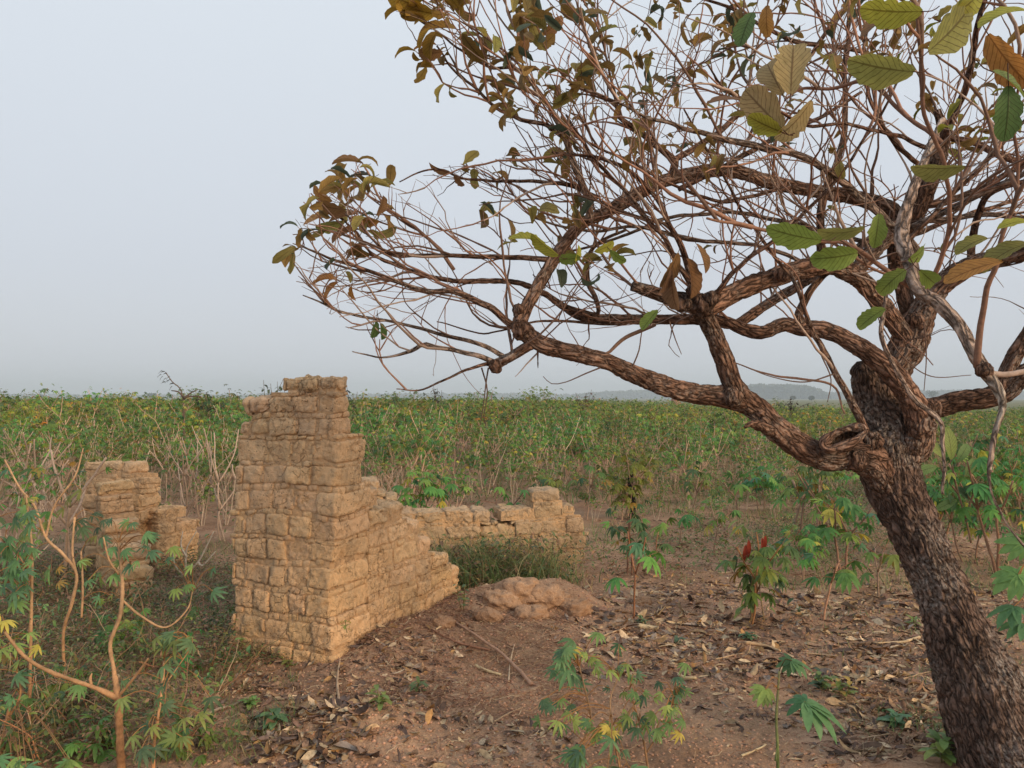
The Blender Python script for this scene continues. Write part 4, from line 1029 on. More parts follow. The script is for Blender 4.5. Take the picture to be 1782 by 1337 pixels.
single('cassava_plant', 'bushy cassava rising level with the horizon at the left', 150, 770, 684, 12, stems=3, leaf_n=12, size=.17, seg=3, forks=2, tint=(.17, .25, .07))
single('cassava_sapling', 'bright green cassava shoots in front of the burnt post', 1085, 905, 770, 13, stems=3, leaf_n=12, size=.15, seg=3, forks=1, tint=YG2)
for q, (x, y, t) in enumerate(((1240, 960, 850), (1375, 930, 800), (1200, 905, 800), (1330, 890, 790), (1020, 905, 790), (1460, 900, 780), (1180, 950, 860), (1395, 1010, 915), (1530, 1040, 930), (960, 900, 800), (1285, 905, 820))):
    single('cassava_sapling', 'small cassava sapling on the open soil before the dense field', x, y, t, 40 + q, stems=1 + q % 2, leaf_n=6, size=.15, seg=3, forks=1 + q % 2, colr=(.36, .24, .17))['group'] = 'cassava saplings on the open soil'
for q, (x, y, t) in enumerate(((1640, 960, 800), (1690, 980, 820), (1740, 1000, 780), (1660, 900, 740), (1720, 900, 745), (1775, 930, 760), (1800, 1010, 820))):
    single('cassava_plant', 'leafy cassava crowded together to the right of the leaning trunk', x, y, t, 60 + q, stems=2, leaf_n=9, size=.15, seg=3, forks=2, colr=(.38, .22, .14), tint=(.085, .19, .045) if q % 2 else None)['group'] = 'cassava right of the trunk'
for q, (x, y, t) in enumerate(((5, 1000, 740), (60, 960, 730), (105, 1010, 760), (20, 1050, 800), (330, 960, 770), (395, 940, 745), (350, 900, 740), (300, 880, 745), (410, 900, 735), (90, 900, 735), (185, 860, 710))):
    o = single('cassava_plant', 'pale bare-stemmed cassava at the left around the stepped wall', x, y, t, 80 + q, stems=2 + q % 2, leaf_n=3, size=.13, seg=3, forks=2 + q % 2, colr=(.45, .33, .25), lean=.3, bare=q in (4, 5, 6, 8)); o['group'] = 'bare-stemmed cassava at the left'

# ---- hand-shaped plants of the foreground
def hero(label, stems, leafs, name='cassava_plant', cat='cassava', colr=STEMO, mat_l=None, seed=1, leafname='foliage', width=.19, droop=.8):
    """stems: lists of (px, py, depth, width px); leafs: (px, py, depth, size m, facing deg, colour, lobes)"""
    rng = np.random.default_rng(seed)
    p0 = stems[0][0]; base = P(p0[0], p0[1], p0[2]); base = np.array([base[0], base[1], Hs(base[0], base[1]) - .01])
    o = empty(name, base, label, cat); st = MB(); lf = MB()
    for i, s in enumerate(stems):
        a = np.array([np.append(P(x, y, d), w * (.40 if w > 12 else .30) * d / FPX) for x, y, d, w in s])
        if i == 0: a[0, :3] = base - [0, 0, .03]
        c = catmull(a, .012)
        r = c[:, 3] * (1 + .22 * np.clip(vnoise(c[:, :3] * 55, 3) - .5, 0, 1) + .1 * (np.arange(len(c)) % 3 == 0))
        tube(st, c[:, :3] - base, np.maximum(r, .001), 9, np.clip((np.array(colr) + (np.array([.43, .32, .20]) - np.array(colr)) * np.clip((c[:, 2:3] - base[2]) / 1.2, 0, .55)) * (1 + 1.1 * fbm(c[:, :3] * 14, 5, 3)[:, None]), 0, 1), lambda A, r: r * (.35 * fbm(A * 70, 3, 3) + .22 * np.clip(vnoise(A * np.array([60, 60, 90.]), 9) - .62, 0, 1) * 3))
    S = [np.array([P(x, y, d) for x, y, d, w in s]) for s in stems]; S = np.vstack([catmull(q, .03) for q in S])
    for (x, y, d, size, dg, c, nl) in leafs:
        tp = P(x, y, d); 
        j = np.argsort(np.linalg.norm(S - tp, axis=1) + .3 * np.maximum(0, S[:, 2] - tp[2]))[0]
        if np.linalg.norm(S[j] - tp) > .02:
            m = (S[j] + tp) / 2 + np.array([0, 0, .03]); w = catmull(np.array([S[j], m, tp]), .02)
            tube(st, w - base, .0018, 5, (.32, .16, .06), None, False)
        ax = R_ * math.cos(R(dg)) + F_ * -.35 + U_ * math.sin(R(dg)) * .9
        face = unit(np.array([0, -.55, .85]) + rng.normal(0, .25, 3))
        palm(lf, tp - base, face, ax, size, rng, 7, nl, c, width, droop)
    st.build('stem', m_stem, o)
    if lf.n: lf.build(leafname, mat_l or m_leaf, o)
    return o
rg = random.Random(3)
GA, GB, GC, GD, YY = (.12, .215, .09), (.17, .26, .08), (.25, .31, .08), (.09, .16, .08), (.50, .38, .08)
def spray(cx_, cy_, d, n, spread, size=(.05, .09), cols=(GA, GB, GC, GD)):
    n = max(1, int(n * 1.35)); size = (size[0] * .72, size[1] * .8)
    return [(cx_ + rg.gauss(0, spread * 1.15), cy_ + rg.gauss(0, spread * .95), d + rg.uniform(-.12, .12), rg.uniform(*size), rg.uniform(-200, 20), rg.choice(cols), rg.choice((5, 6, 7))) for _ in range(n)]
hero('thick orange-brown cassava forking low at the left foreground', [
    [(212, 1330, 3.3, 17), (208, 1270, 3.3, 15), (205, 1215, 3.3, 14), (198, 1165, 3.32, 11), (192, 1120, 3.34, 10), (208, 1075, 3.36, 11), (213, 1030, 3.38, 10), (211, 985, 3.4, 9), (206, 945, 3.42, 8)],
    [(205, 1215, 3.3, 14), (165, 1197, 3.27, 11), (130, 1185, 3.24, 11), (78, 1165, 3.2, 10), (40, 1140, 3.15, 9), (8, 1100, 3.1, 7)],
    [(205, 1213, 3.3, 9), (233, 1180, 3.27, 7), (258, 1146, 3.24, 5)],
    [(160, 1195, 3.27, 7), (157, 1182, 3.27, 8), (160, 1172, 3.27, 3)],
    [(213, 1045, 3.38, 7), (245, 1072, 3.4, 6), (288, 1092, 3.42, 5), (325, 1062, 3.44, 4), (335, 1030, 3.45, 3)],
    [(207, 1000, 3.4, 6), (190, 975, 3.38, 5), (180, 935, 3.36, 4)]],
    spray(215, 930, 3.4, 8, 22) + spray(330, 1020, 3.44, 5, 18) + spray(20, 1090, 3.1, 4, 16, cols=(GC, YY)) + spray(195, 1010, 3.35, 5, 25) + spray(250, 965, 3.42, 4, 20), seed=5)
hero('orange-stemmed cassava with drooping green leaves at the bottom left', [
    [(266, 1345, 3.2, 12), (268, 1300, 3.22, 9), (274, 1255, 3.25, 7), (282, 1200, 3.3, 8), (286, 1150, 3.33, 7)],
    [(284, 1196, 3.3, 4), (310, 1160, 3.3, 3), (334, 1125, 3.3, 3)]],
    spray(300, 1110, 3.3, 10, 28, (.07, .11)) + spray(245, 1285, 3.1, 5, 30, (.07, .1)) + spray(325, 1265, 3.15, 5, 25, (.08, .12)) + spray(270, 1210, 3.25, 5, 26, (.07, .1)), seed=6)
hero('orange forked cassava stems standing behind the left foreground plant', [
    [(118, 1185, 4.1, 9), (110, 1110, 4.1, 8), (125, 1050, 4.1, 9), (133, 1000, 4.12, 8), (110, 965, 4.1, 8), (80, 935, 4.1, 7), (60, 880, 4.1, 6), (35, 850, 4.1, 5), (8, 800, 4.1, 4)],
    [(133, 1000, 4.12, 7), (126, 960, 4.12, 6), (130, 900, 4.15, 6)],
    [(80, 935, 4.1, 6), (95, 880, 4.12, 5), (130, 830, 4.15, 5), (145, 780, 4.2, 3)],
    [(142, 1075, 4.1, 6), (144, 1020, 4.12, 6), (141, 960, 4.15, 5)]],
    spray(150, 900, 4.15, 7, 30, (.08, .11)) + spray(30, 900, 4.05, 6, 26, (.08, .11)) + spray(115, 1000, 4.0, 4, 25, cols=(GC, YY)), seed=7)
hero('cassava with dense dark leaves cut by the left edge of the picture', [
    [(52, 1130, 3.6, 9), (55, 1040, 3.62, 8), (56, 960, 3.65, 6), (50, 900, 3.7, 5), (45, 860, 3.7, 4)],
    [(56, 1000, 3.62, 4), (25, 960, 3.6, 4), (-10, 930, 3.6, 4)]],
    spray(25, 950, 3.6, 12, 26, (.08, .12), (GA, GD)) + spray(20, 1000, 3.55, 10, 25, (.08, .12), (GA, GB, GD)) + spray(50, 905, 3.65, 5, 22, (.07, .1)) + spray(10, 1130, 3.4, 5, 25, (.08, .12), (GC, YY)), seed=8)
hero('bright orange cassava stake at the lower left corner', [
    [(2, 1290, 3.5, 12), (12, 1255, 3.5, 11), (20, 1218, 3.5, 8)], [(12, 1255, 3.5, 6), (35, 1210, 3.5, 5), (30, 1170, 3.5, 4)]],
    spray(25, 1170, 3.45, 7, 30, (.07, .1)) + spray(60, 1330, 3.0, 8, 35, (.08, .12)), seed=9)
hero('bushy cassava with mottled yellow-green leaves at the bottom centre', [
    [(1012, 1330, 3.4, 7), (1016, 1290, 3.4, 6), (1028, 1250, 3.42, 5), (1018, 1200, 3.45, 5), (1008, 1160, 3.48, 4)],
    [(1080, 1345, 3.3, 6), (1068, 1280, 3.32, 5), (1062, 1220, 3.35, 4), (1075, 1180, 3.38, 3)],
    [(1128, 1340, 3.3, 7), (1120, 1290, 3.3, 6), (1108, 1240, 3.32, 5), (1095, 1200, 3.35, 4)],
    [(1125, 1310, 3.3, 5), (1155, 1262, 3.3, 4), (1175, 1215, 3.3, 3)]],
    spray(990, 1150, 3.45, 9, 24, (.08, .12), (GA, GA, GD)) + spray(1045, 1140, 3.42, 7, 22, (.06, .09), (GC, YY, GB)) + spray(1100, 1185, 3.35, 8, 22, (.05, .08)) + spray(1170, 1195, 3.3, 7, 20, (.05, .08)) +
    spray(1180, 1265, 3.2, 7, 26, (.06, .09), (GC, GB, YY)) + spray(1080, 1250, 3.25, 9, 32, (.06, .09)) + spray(960, 1225, 3.35, 7, 22, (.06, .09)) + spray(1000, 1255, 3.25, 5, 22, (.06, .09), (GC, GB)) + spray(1130, 1250, 3.25, 8, 30, (.05, .08)) +
    spray(990, 1315, 3.1, 6, 22, (.07, .1), (GA, GD)) + spray(1065, 1325, 3.0, 5, 30, (.1, .13), (GA, GB)) + spray(1075, 1265, 3.2, 3, 12, (.06, .08), (YY,)), colr=(.36, .20, .10), seed=10)
hero('young papaya with a big jagged silvery-green leaf near the bottom right', [
    [(1354, 1345, 3.3, 9), (1353, 1300, 3.3, 8), (1351, 1250, 3.32, 7), (1354, 1200, 3.34, 6), (1356, 1168, 3.35, 5)],
    [(1352, 1300, 3.3, 3), (1350, 1325, 3.28, 8)]],
    [(1378, 1150, 3.35, .10, 60, GA, 7), (1378, 1150, 3.35, .08, 190, GA, 6), (1332, 1200, 3.2, .085, 200, GC, 7), (1332, 1202, 3.2, .07, -60, GC, 6), (1400, 1222, 3.05, .20, -25, (.13, .24, .10), 7), (1402, 1222, 3.05, .10, 120, (.10, .22, .09), 5)], name='papaya_seedling', cat='seedling', colr=(.12, .17, .05), seed=11, width=.30, droop=.8)
# thin dry stems tangled through the left foreground
r3 = np.random.default_rng(91)
for q in range(44):
    px_, py_ = r3.uniform(-20, 400), r3.uniform(1090, 1330)
    if q > 30: px_, py_ = r3.uniform(-20, 330), r3.uniform(960, 1090)
    g = G(px_, py_); o = empty('dry_weed', g, 'thin dry branching weed stalk in the tangle at the lower left', 'dry weed', 'dry weed stalks at the left'); mb, ml_ = MB(), MB()
    for s_ in range(int(r3.integers(2, 5))):
        a = r3.uniform(0, 6.28); d = unit(np.array([math.cos(a) * .6, math.sin(a) * .6, r3.uniform(.5, 1.4)])); p = np.array([0, 0, -.03]); pts = [p]; ln = r3.uniform(.18, .5)
        for k_ in range(9): d = unit(d + r3.normal(0, .16, 3)); p = p + d * ln / 9; pts.append(p)
        c = catmull(np.array(pts), .02); cc_ = np.array([(.42, .29, .19), (.34, .20, .12), (.40, .19, .10), (.22, .18, .08)][int(r3.integers(4))])
        tube(mb, c, np.linspace(.0035, .0015, len(c)), 5, cc_)
        for k_ in range(5):
            i = int(r3.uniform(.3, .95) * len(c)); a = r3.uniform(0, 6.28); e = c[i] + np.array([math.cos(a), math.sin(a), .6]) * r3.uniform(.03, .1)
            tube(mb, np.array([c[i], (c[i] + e) / 2 + r3.normal(0, .006, 3), e]), .0012, 4, cc_)
            if q % 2: leaves(ml_, e[None].repeat(3, 0), r3.normal(0, 1, (3, 3)) * [1, 1, .5], r3.normal(0, .4, (3, 3)) + [0, 0, 1], r3.uniform(.02, .05, 3), .016, .9, .2, np.array((GA, GB, GC, GD)[int(r3.integers(4))]) * r3.uniform(.7, 1.2), 4, 'ov')
    mb.build('stalks', m_stem, o)
    if ml_.n: ml_.build('foliage', m_leaf, o)
for q, (x, y, t) in enumerate(((40, 1180, 1090), (95, 1230, 1150), (150, 1120, 1040), (235, 1130, 1060), (320, 1180, 1090), (365, 1100, 1030), (60, 1290, 1200), (130, 1310, 1240), (375, 1290, 1220), (20, 1060, 960), (250, 1060, 985), (330, 1320, 1250))):
    single('cassava_sapling', 'small green cassava shoot among the dry stalks at the lower left', x, y, t, 140 + q, stems=1 + q % 2, leaf_n=7, size=.085, seg=4, forks=q % 2, colr=(.36, .19, .11), rad=.004)['group'] = 'cassava shoots at the lower left'
# the red-leaved plant
o = hero('small plant with two crimson hanging leaves among green ones', [
    [(1308, 1085, 5.5, 3), (1306, 1030, 5.5, 3), (1312, 980, 5.5, 3), (1308, 920, 5.5, 2)], [(1330, 1080, 5.5, 3), (1322, 1020, 5.5, 3), (1325, 960, 5.5, 3), (1330, 915, 5.5, 2)]],
    [], name='red_leaved_plant', cat='plant', colr=(.2, .14, .07), seed=12)
ob = np.array(o.location); lf = MB(); rd = MB(); r2 = np.random.default_rng(5)
for q in range(46):
    x, y = r2.normal(1315, 24), r2.uniform(905, 1085); gg = (GB, GC, GD, YY)[int(r2.choice(4, p=[.45, .3, .15, .1]))]
    a = r2.uniform(0, 6.28); leaves(lf, P(x, y, 5.5) - ob, [math.cos(a), math.sin(a) * .5, -.4], [0, -.3, 1], r2.uniform(.09, .17) if y < 970 else r2.uniform(.05, .1), .035, .9, .2, gg, 6, 'lan')
for x, y in ((1332, 932), (1326, 936), (1303, 940), (1298, 948)):
    leaves(rd, P(x, y, 5.45) - ob, [r2.normal(0, .12), -.1, -1], [0, -1, .1], .13, .034, .3, .3, (.22, .012, .015), 8, 'lan')
lf.build('green_leaves', m_leaf, o); rd.build('red_leaves', m_leaf, o)
# small broad-leaved plants and weeds as things
def weed(label, px, py, d, n, size, cols, seed, name='weed', cat='weed', wid=.4, up=.5, shape='ov', hgt=.0):
    g = P(px, py, d) if d else G(px, py)
    g = np.array([g[0], g[1], Hs(g[0], g[1])]) if not d else g
    r = np.random.default_rng(seed); mb = MB(); sm = MB()
    o = empty(name, g, label, cat)
    for s in range(max(1, n // 8)):
        a = r.uniform(0, 6.28); top = np.array([math.cos(a) * .3, math.sin(a) * .3, 1.]) * (hgt + size * .6) * r.uniform(.6, 1.1)
        w = catmull(np.array([[0, 0, -.03], top * .5 + r.normal(0, .01, 3), top]), .02); tube(sm, w, .0025, 5, (.2, .17, .07), None, False)
        for q in range(8):
            a = q * 2.4; i = int(len(w) * (.35 + .65 * q / 8)); i = min(i, len(w) - 1)
            leaves(mb, w[i], [math.cos(a), math.sin(a), up + r.normal(0, .2)], [math.cos(a) * -.3, math.sin(a) * -.3, 1], size * r.uniform(.6, 1.1), size * wid, r.uniform(.5, 1.4), .2, np.array(cols[int(r.integers(len(cols)))]) * r.uniform(.8, 1.2), 6, shape)
    sm.build('stem', m_stem, o); mb.build('foliage', m_leaf, o)
    return o
weed('dark green weed tuft between the tall wall and the dry leaves, bottom left', 480, 1262, None, 24, .09, (GD, GA), 1)
weed('small bright green shrublet right of the cassava leaves, lower left', 440, 1230, None, 24, .06, (GB, GC), 2)
weed('green tuft close to the left foot of the tall wall', 392, 1148, None, 24, .09, (GA, GB), 3, wid=.22, shape='lan')
weed('little green tuft at the very base of the tall wall', 500, 1158, None, 16, .05, (GB, GC), 4)
weed('leggy green weed climbing at the low end of the tall wall', 806, 1062, None, 24, .06, (GA, GC), 5, hgt=.16)
weed('narrow-leaved green tuft sprouting in front of the largest earth lump', 902, 1052, None, 16, .08, (GA,), 6, wid=.15, shape='lan', up=.9)
weed('yellowish sprig with one leaf at the corner of the tall wall', 604, 1092, 4.3, 8, .05, (YY, GC), 7, wid=.3)
weed('low green weed on bare soil, bottom, just left of centre', 730, 1205, None, 16, .08, (GA, GB), 8, shape='lan', wid=.25)
weed('small upright weed left of the low green weed near the bottom', 662, 1232, None, 16, .07, (GB, GC), 18, hgt=.04)
weed('dark round weed cushion in the leaf litter, left of the forked orange stem', 1303, 1112, None, 24, .06, (GD,), 9)
weed('spiky green tuft beside the foot of the forked orange stem', 1390, 1072, None, 16, .08, (GD, GA), 10, wid=.16, shape='lan', up=.8)
weed('pale striped tuft close to the left side of the trunk', 1588, 1088, None, 16, .08, (GC, GB), 11, wid=.2, shape='lan', up=.7)
weed('dark leafy weed beside the papaya seedling', 1430, 1200, None, 32, .07, (GD, GB), 12, hgt=.04)
weed('yellow-tipped weed between the papaya and the trunk', 1470, 1215, None, 24, .07, (YY, GB), 13, hgt=.05)
weed('low broad-leaved weed left of the trunk foot', 1560, 1260, None, 32, .09, (GD, GA), 14)
weed('green weed cluster at the very foot of the trunk', 1640, 1325, None, 32, .09, (GB, GC), 15, hgt=.05)
weed('small green weed growing by the trunk at half its height', 1640, 1175, None, 24, .07, (GA, GB), 16)
weed('low blue-green weed patch in the dry leaves below the dark sapling', 1180, 1118, None, 16, .06, (GD,), 17)
weed('blue-green tuft at the foot of the forked orange stake', 1118, 1090, None, 16, .07, (GA, GD), 19, wid=.15, shape='lan', up=.8)
hero('palmate green leaves reaching in from the right edge', [
    [(1850, 1240, 2.9, 8), (1820, 1130, 2.9, 7), (1800, 1040, 2.9, 6), (1790, 960, 2.9, 5)]],
    [(1775, 1000, 2.85, .12, 180, GB, 7), (1772, 1000, 2.85, .09, 40, GB, 5), (1765, 1055, 2.85, .11, 190, GA, 7), (1785, 945, 2.9, .11, 150, GB, 6), (1788, 940, 2.9, .08, 60, GC, 5), (1780, 1085, 2.85, .1, 230, GA, 6)], colr=(.2, .16, .07), seed=15, width=.32)
# broad ribbed leaves to the right of the trunk
o = empty('young_tree', G(1690, 935), 'young tree with broad ribbed leaves just right of the trunk fork', 'sapling')
mb = MB(); sm = MB(); gb = np.array(o.location)
for q, (x, y, dg, ln, c) in enumerate(((1655, 800, 95, .30, GC), (1640, 795, 130, .26, GC), (1665, 805, 60, .22, GB), (1630, 812, 190, .24, GB), (1660, 850, -20, .24, GD), (1680, 850, 10, .22, GD), (1700, 848, -40, .24, GD), (1690, 860, 20, .2, GB), (1665, 870, 200, .2, GB), (1650, 860, -60, .2, GA), (1705, 870, -10, .2, GB), (1680, 830, 60, .2, GB))):
    dv = R_ * math.cos(R(dg)) + U_ * math.sin(R(dg)) + F_ * r2.uniform(-.3, .3)
    leaves(mb, P(x, y, 6.9) - gb, dv, unit(-F_ + U_ * .6), ln, ln * .4, r2.uniform(.4, 1), .2, c, 8, 'ov')
for w in ([(1690, 945), (1680, 900), (1665, 850), (1655, 800)], [(1680, 905), (1690, 870), (1700, 845)], [(1668, 860), (1645, 830), (1635, 805)]):
    c = catmull(np.array([P(x, y, 6.9) for x, y in w]), .04) - gb; tube(sm, c, .009, 6, (.2, .13, .08))
sm.build('stem', m_stem, o); mb.build('foliage', m_treeleaf, o)
# dark lone sapling against the sky at the left, and the thin shrubs on the skyline
def skyline(label, px, top, d, seed, leafy=.5, w=30, col=(.10, .075, .06), lc=(.07, .08, .05)):
    b_ = P(px, 800, d); b_ = np.array([b_[0], b_[1], Hs(b_[0], b_[1])]); r = np.random.default_rng(seed)
    o = empty('sapling', b_, label, 'sapling'); sm, mb = MB(), MB(); tz = P(px, top, d)[2] - b_[2]; sc = d / FPX
    for s in range(7):
        e = np.array([r.normal(0, w * .45) * sc, r.normal(0, .2), tz * r.uniform(.86, 1.0) if s else tz])
        c = catmull(np.array([[0, 0, -.05], [e[0] * .1, 0, tz * .6], [e[0] * .55, e[1], tz * .8], e]), .08)
        tube(sm, c, np.linspace(.014, .004, len(c)), 5, col)
        for q in range(int(14 * leafy)):
            i = int(r.uniform(.78, 1) * (len(c) - 1)); a = r.uniform(0, 6.28)
            leaves(mb, c[i], [math.cos(a), math.sin(a), r.normal(0, .3)], [0, 0, 1], .12, .05, .7, .2, np.array(lc) * r.uniform(.7, 1.3), 3, 'lan')
    sm.build('stem', m_stem, o)
    if mb.n: mb.build('foliage', m_leaf, o)
bz = P(318, 800, 14); bz = np.array([bz[0], bz[1], Hs(bz[0], bz[1])])
o = empty('sapling', bz, 'dark sapling bent to the left, alone above the skyline at the left', 'sapling'); sm, mb = MB(), MB()
for w in ([(318, 800), (320, 730), (318, 692), (312, 675), (300, 665), (288, 648)], [(320, 695), (332, 684), (345, 678)], [(318, 690), (310, 682), (298, 680)], [(318, 692), (328, 690), (350, 690)]):
    c = catmull(np.array([P(x, y, 14) for x, y in w]), .05) - bz; tube(sm, c, np.linspace(.022, .008, len(c)), 5, (.14, .10, .08))
for x, y in ((283, 645), (287, 647), (291, 650), (284, 655), (290, 658), (294, 662), (298, 660), (288, 665), (302, 668), (296, 655), (281, 652), (300, 672)):
    a = r2.uniform(-.5, .5); leaves(mb, P(x, y, 14) - bz, [math.cos(a + 3), .2, math.sin(a) - .2], [0, -.6, 1], .11, .06, .6, .2, (.05, .05, .035), 5, 'ov')
sm.build('stem', m_stem, o); mb.build('foliage', m_leaf, o)
skyline('thin feathery sapling on the skyline just left of the tall wall', 475, 660, 15, 3, .8, 34, lc=(.07, .09, .05))
skyline('wispy bare sapling on the skyline just right of the tall wall', 615, 672, 17, 4, .4, 40)
skyline('thin flat-topped sapling on the skyline below the long bare twig', 765, 672, 22, 5, .6, 26)
skyline('spindly brownish sapling on the skyline right of the tall leafy cassava', 1018, 678, 20, 6, .5, 30, lc=(.14, .07, .05))
skyline('low brownish bush on the skyline in front of the far wooded ridge', 1378, 690, 26, 7, .9, 44, lc=(.08, .07, .04))
skyline('feathery dark sapling on the skyline left of the wall, beside the bent one', 375, 682, 18, 8, .9, 40, lc=(.06, .10, .05))

# burnt post, termite mound
g = G(1098, 905); mb = MB()
tube(mb, catmull(np.array([g + [0, 0, -.1], g + [.02, 0, .3], g + [-.01, .02, .52], g + [.03, .0, .66]]), .01), np.concatenate([np.linspace(.06, .03, 60), .02 + .012 * np.abs(np.sin(np.arange(200) * .23))])[:len(catmull(np.array([g + [0, 0, -.1], g + [.02, 0, .3], g + [-.01, .02, .52], g + [.03, .0, .66]]), .01))], 26, (.012, .010, .009), bark_disp)
tag(mb.build('burnt_stump', m_clod, origin=g), 'black charred stump standing among the cassava, right of centre', 'stump')
b_ = P(1175, 700, 100); zb = Hs(b_[0], 100); mb = MB(); zz = np.linspace(-.3, 1.95, 40)
tube(mb, np.stack([0 * zz + b_[0] + .1 * np.sin(zz * 3), 0 * zz + 100, zz + zb], 1), .75 * (1 - (zz.clip(0) / 2.0) ** 1.6) + .08, 24, (.30, .15, .10), lambda A, r: .3 * r * fbm(A * 2, 3, 3))
tag(mb.build('termite_mound', m_clod, origin=(b_[0], 100, zb)), 'reddish termite mound rising above the far edge of the field', 'termite mound')
# ------------------------------------------------------------------ ground cover
rng = np.random.default_rng(77)
def ground_pts(n, px0, px1, py0, py1, bias=1.0):
    """scatter on the soil, evenly in area over the sector between two distances"""
    X, Y = [], []
    d0, d1 = 1.6 * FPX / (py1 - 693), 1.6 * FPX / (py0 - 693)
    y = np.sqrt(rng.uniform(d0 ** 2, d1 ** 2, n)); u = rng.uniform((px0 - CX) / FPX, (px1 - CX) / FPX, n)
    return u * y, y
def scatter_leaves(mb, x, y, smin, smax, cols, shape='ov', wid=(.3, .6), flat=.5, lift=.006):
    k = len(x); z = H(x, y) + lift
    a = rng.uniform(0, 6.28, k); d = np.stack([np.cos(a), np.sin(a), rng.normal(0, .16, k)], 1)
    n = np.stack([rng.normal(0, flat, k), rng.normal(0, flat, k), np.where(rng.random(k) < .75, 1.0, -1.0)], 1)
    ln = rng.uniform(smin, smax, k) * rng.uniform(.6, 1, k)
    c = np.array(cols)[rng.integers(0, len(cols), k)] * rng.uniform(.6, 1.25, (k, 1))
    leaves(mb, np.stack([x, y, z], 1), d, n, ln, ln * rng.uniform(*wid, k), rng.uniform(-.4, 1.5, k), rng.uniform(0, .7, k), c, 5, shape, rng, .45)
DRY = [(.54, .40, .26), (.48, .34, .20), (.40, .27, .15), (.28, .17, .11), (.24, .14, .10), (.30, .18, .10), (.20, .12, .08), (.46, .35, .22), (.16, .11, .09), (.26, .20, .16), (.36, .20, .08), (.12, .075, .055), (.10, .065, .05)]
lit = MB()
for n, box, s0, s1 in ((4200, (960, 1790, 1010, 1337), .03, .10), (2200, (1000, 1700, 1030, 1180), .05, .14), (1100, (560, 980, 1130, 1337), .03, .09), (600, (420, 760, 1120, 1250), .04, .10), (420, (430, 640, 1250, 1337), .06, .13), (700, (1450, 1760, 1180, 1337), .06, .13), (1800, (1040, 1790, 900, 1030), .04, .10), (3200, (-40, 540, 1000, 1337), .03, .075), (200, (640, 1040, 1040, 1150), .03, .07), (500, (-500, 2300, 1000, 1337), .03, .08)):
    x, y = ground_pts(n, *box); kk = n2(x, y, 1.7, 9, 3) > (-.16 if n in (2200, 420, 700) else -.02) if n != 600 else np.ones(n, bool)
    scatter_leaves(lit, x[kk], y[kk], s0, s1, DRY)
# crumpled small brown bits at the foot of the wall
x, y = ground_pts(2400, 380, 820, 1075, 1250); kk = n2(x, y, 2.2, 19, 3) > -.05
scatter_leaves(lit, x[kk], y[kk], .015, .04, [(.24, .11, .06), (.17, .085, .055), (.33, .20, .12)])
x, y = ground_pts(14000, -60, 1850, 960, 1337)
scatter_leaves(lit, x, y, .010, .034, DRY[:3] + [(.10, .06, .045)])
tag(lit.build('leaf_litter', m_litter), 'dry brown and tan leaves strewn over the red soil', 'leaf litter', kind='stuff')
# straw and fine roots
sw = MB()
def straw(n, box, l0, l1, r0, cols, tang=.25):
    x, y = ground_pts(n, *box)
    for X, Y in zip(x, y):
        a = rng.uniform(0, 3.14); ln = rng.uniform(l0, l1); k = 4 if ln < .12 else 7
        p = [np.array([X, Y, Hs(X, Y) + .006 + abs(rng.normal(0, .006))])]; a_ = a
        for q in range(k):
            a_ += rng.normal(0, tang); X += math.cos(a_) * ln / k; Y += math.sin(a_) * ln / k
            p.append(np.array([X, Y, 0]))
        p = np.array(p); p[:, 2] = H(p[:, 0], p[:, 1]) + .005 + np.abs(rng.normal(0, .012, len(p)))
        tube(sw, p, r0 * rng.uniform(.6, 1.3), 3, np.array(cols[rng.integers(len(cols))]) * rng.uniform(.6, 1.2), None, False)
SC = [(.40, .27, .17), (.28, .15, .09), (.20, .10, .07), (.5, .38, .25)]
straw(2600, (0, 1780, 960, 1337), .04, .16, .0013, SC)
straw(800, (660, 1010, 1060, 1250), .08, .30, .0014, SC[1:3] + SC[:1], .35)
straw(350, (380, 700, 1090, 1300), .04, .14, .0013, SC)
straw(700, (1050, 1790, 860, 1100), .08, .3, .0025, SC)
straw(250, (1500, 1780, 1200, 1337), .1, .3, .0014, SC[:2], .4)
straw(260, (0, 420, 880, 1250), .1, .35, .002, SC)
tag(sw.build('straw', m_straw, smooth=False), 'thin dry straw and fine roots tangled over the soil', 'straw', kind='stuff')
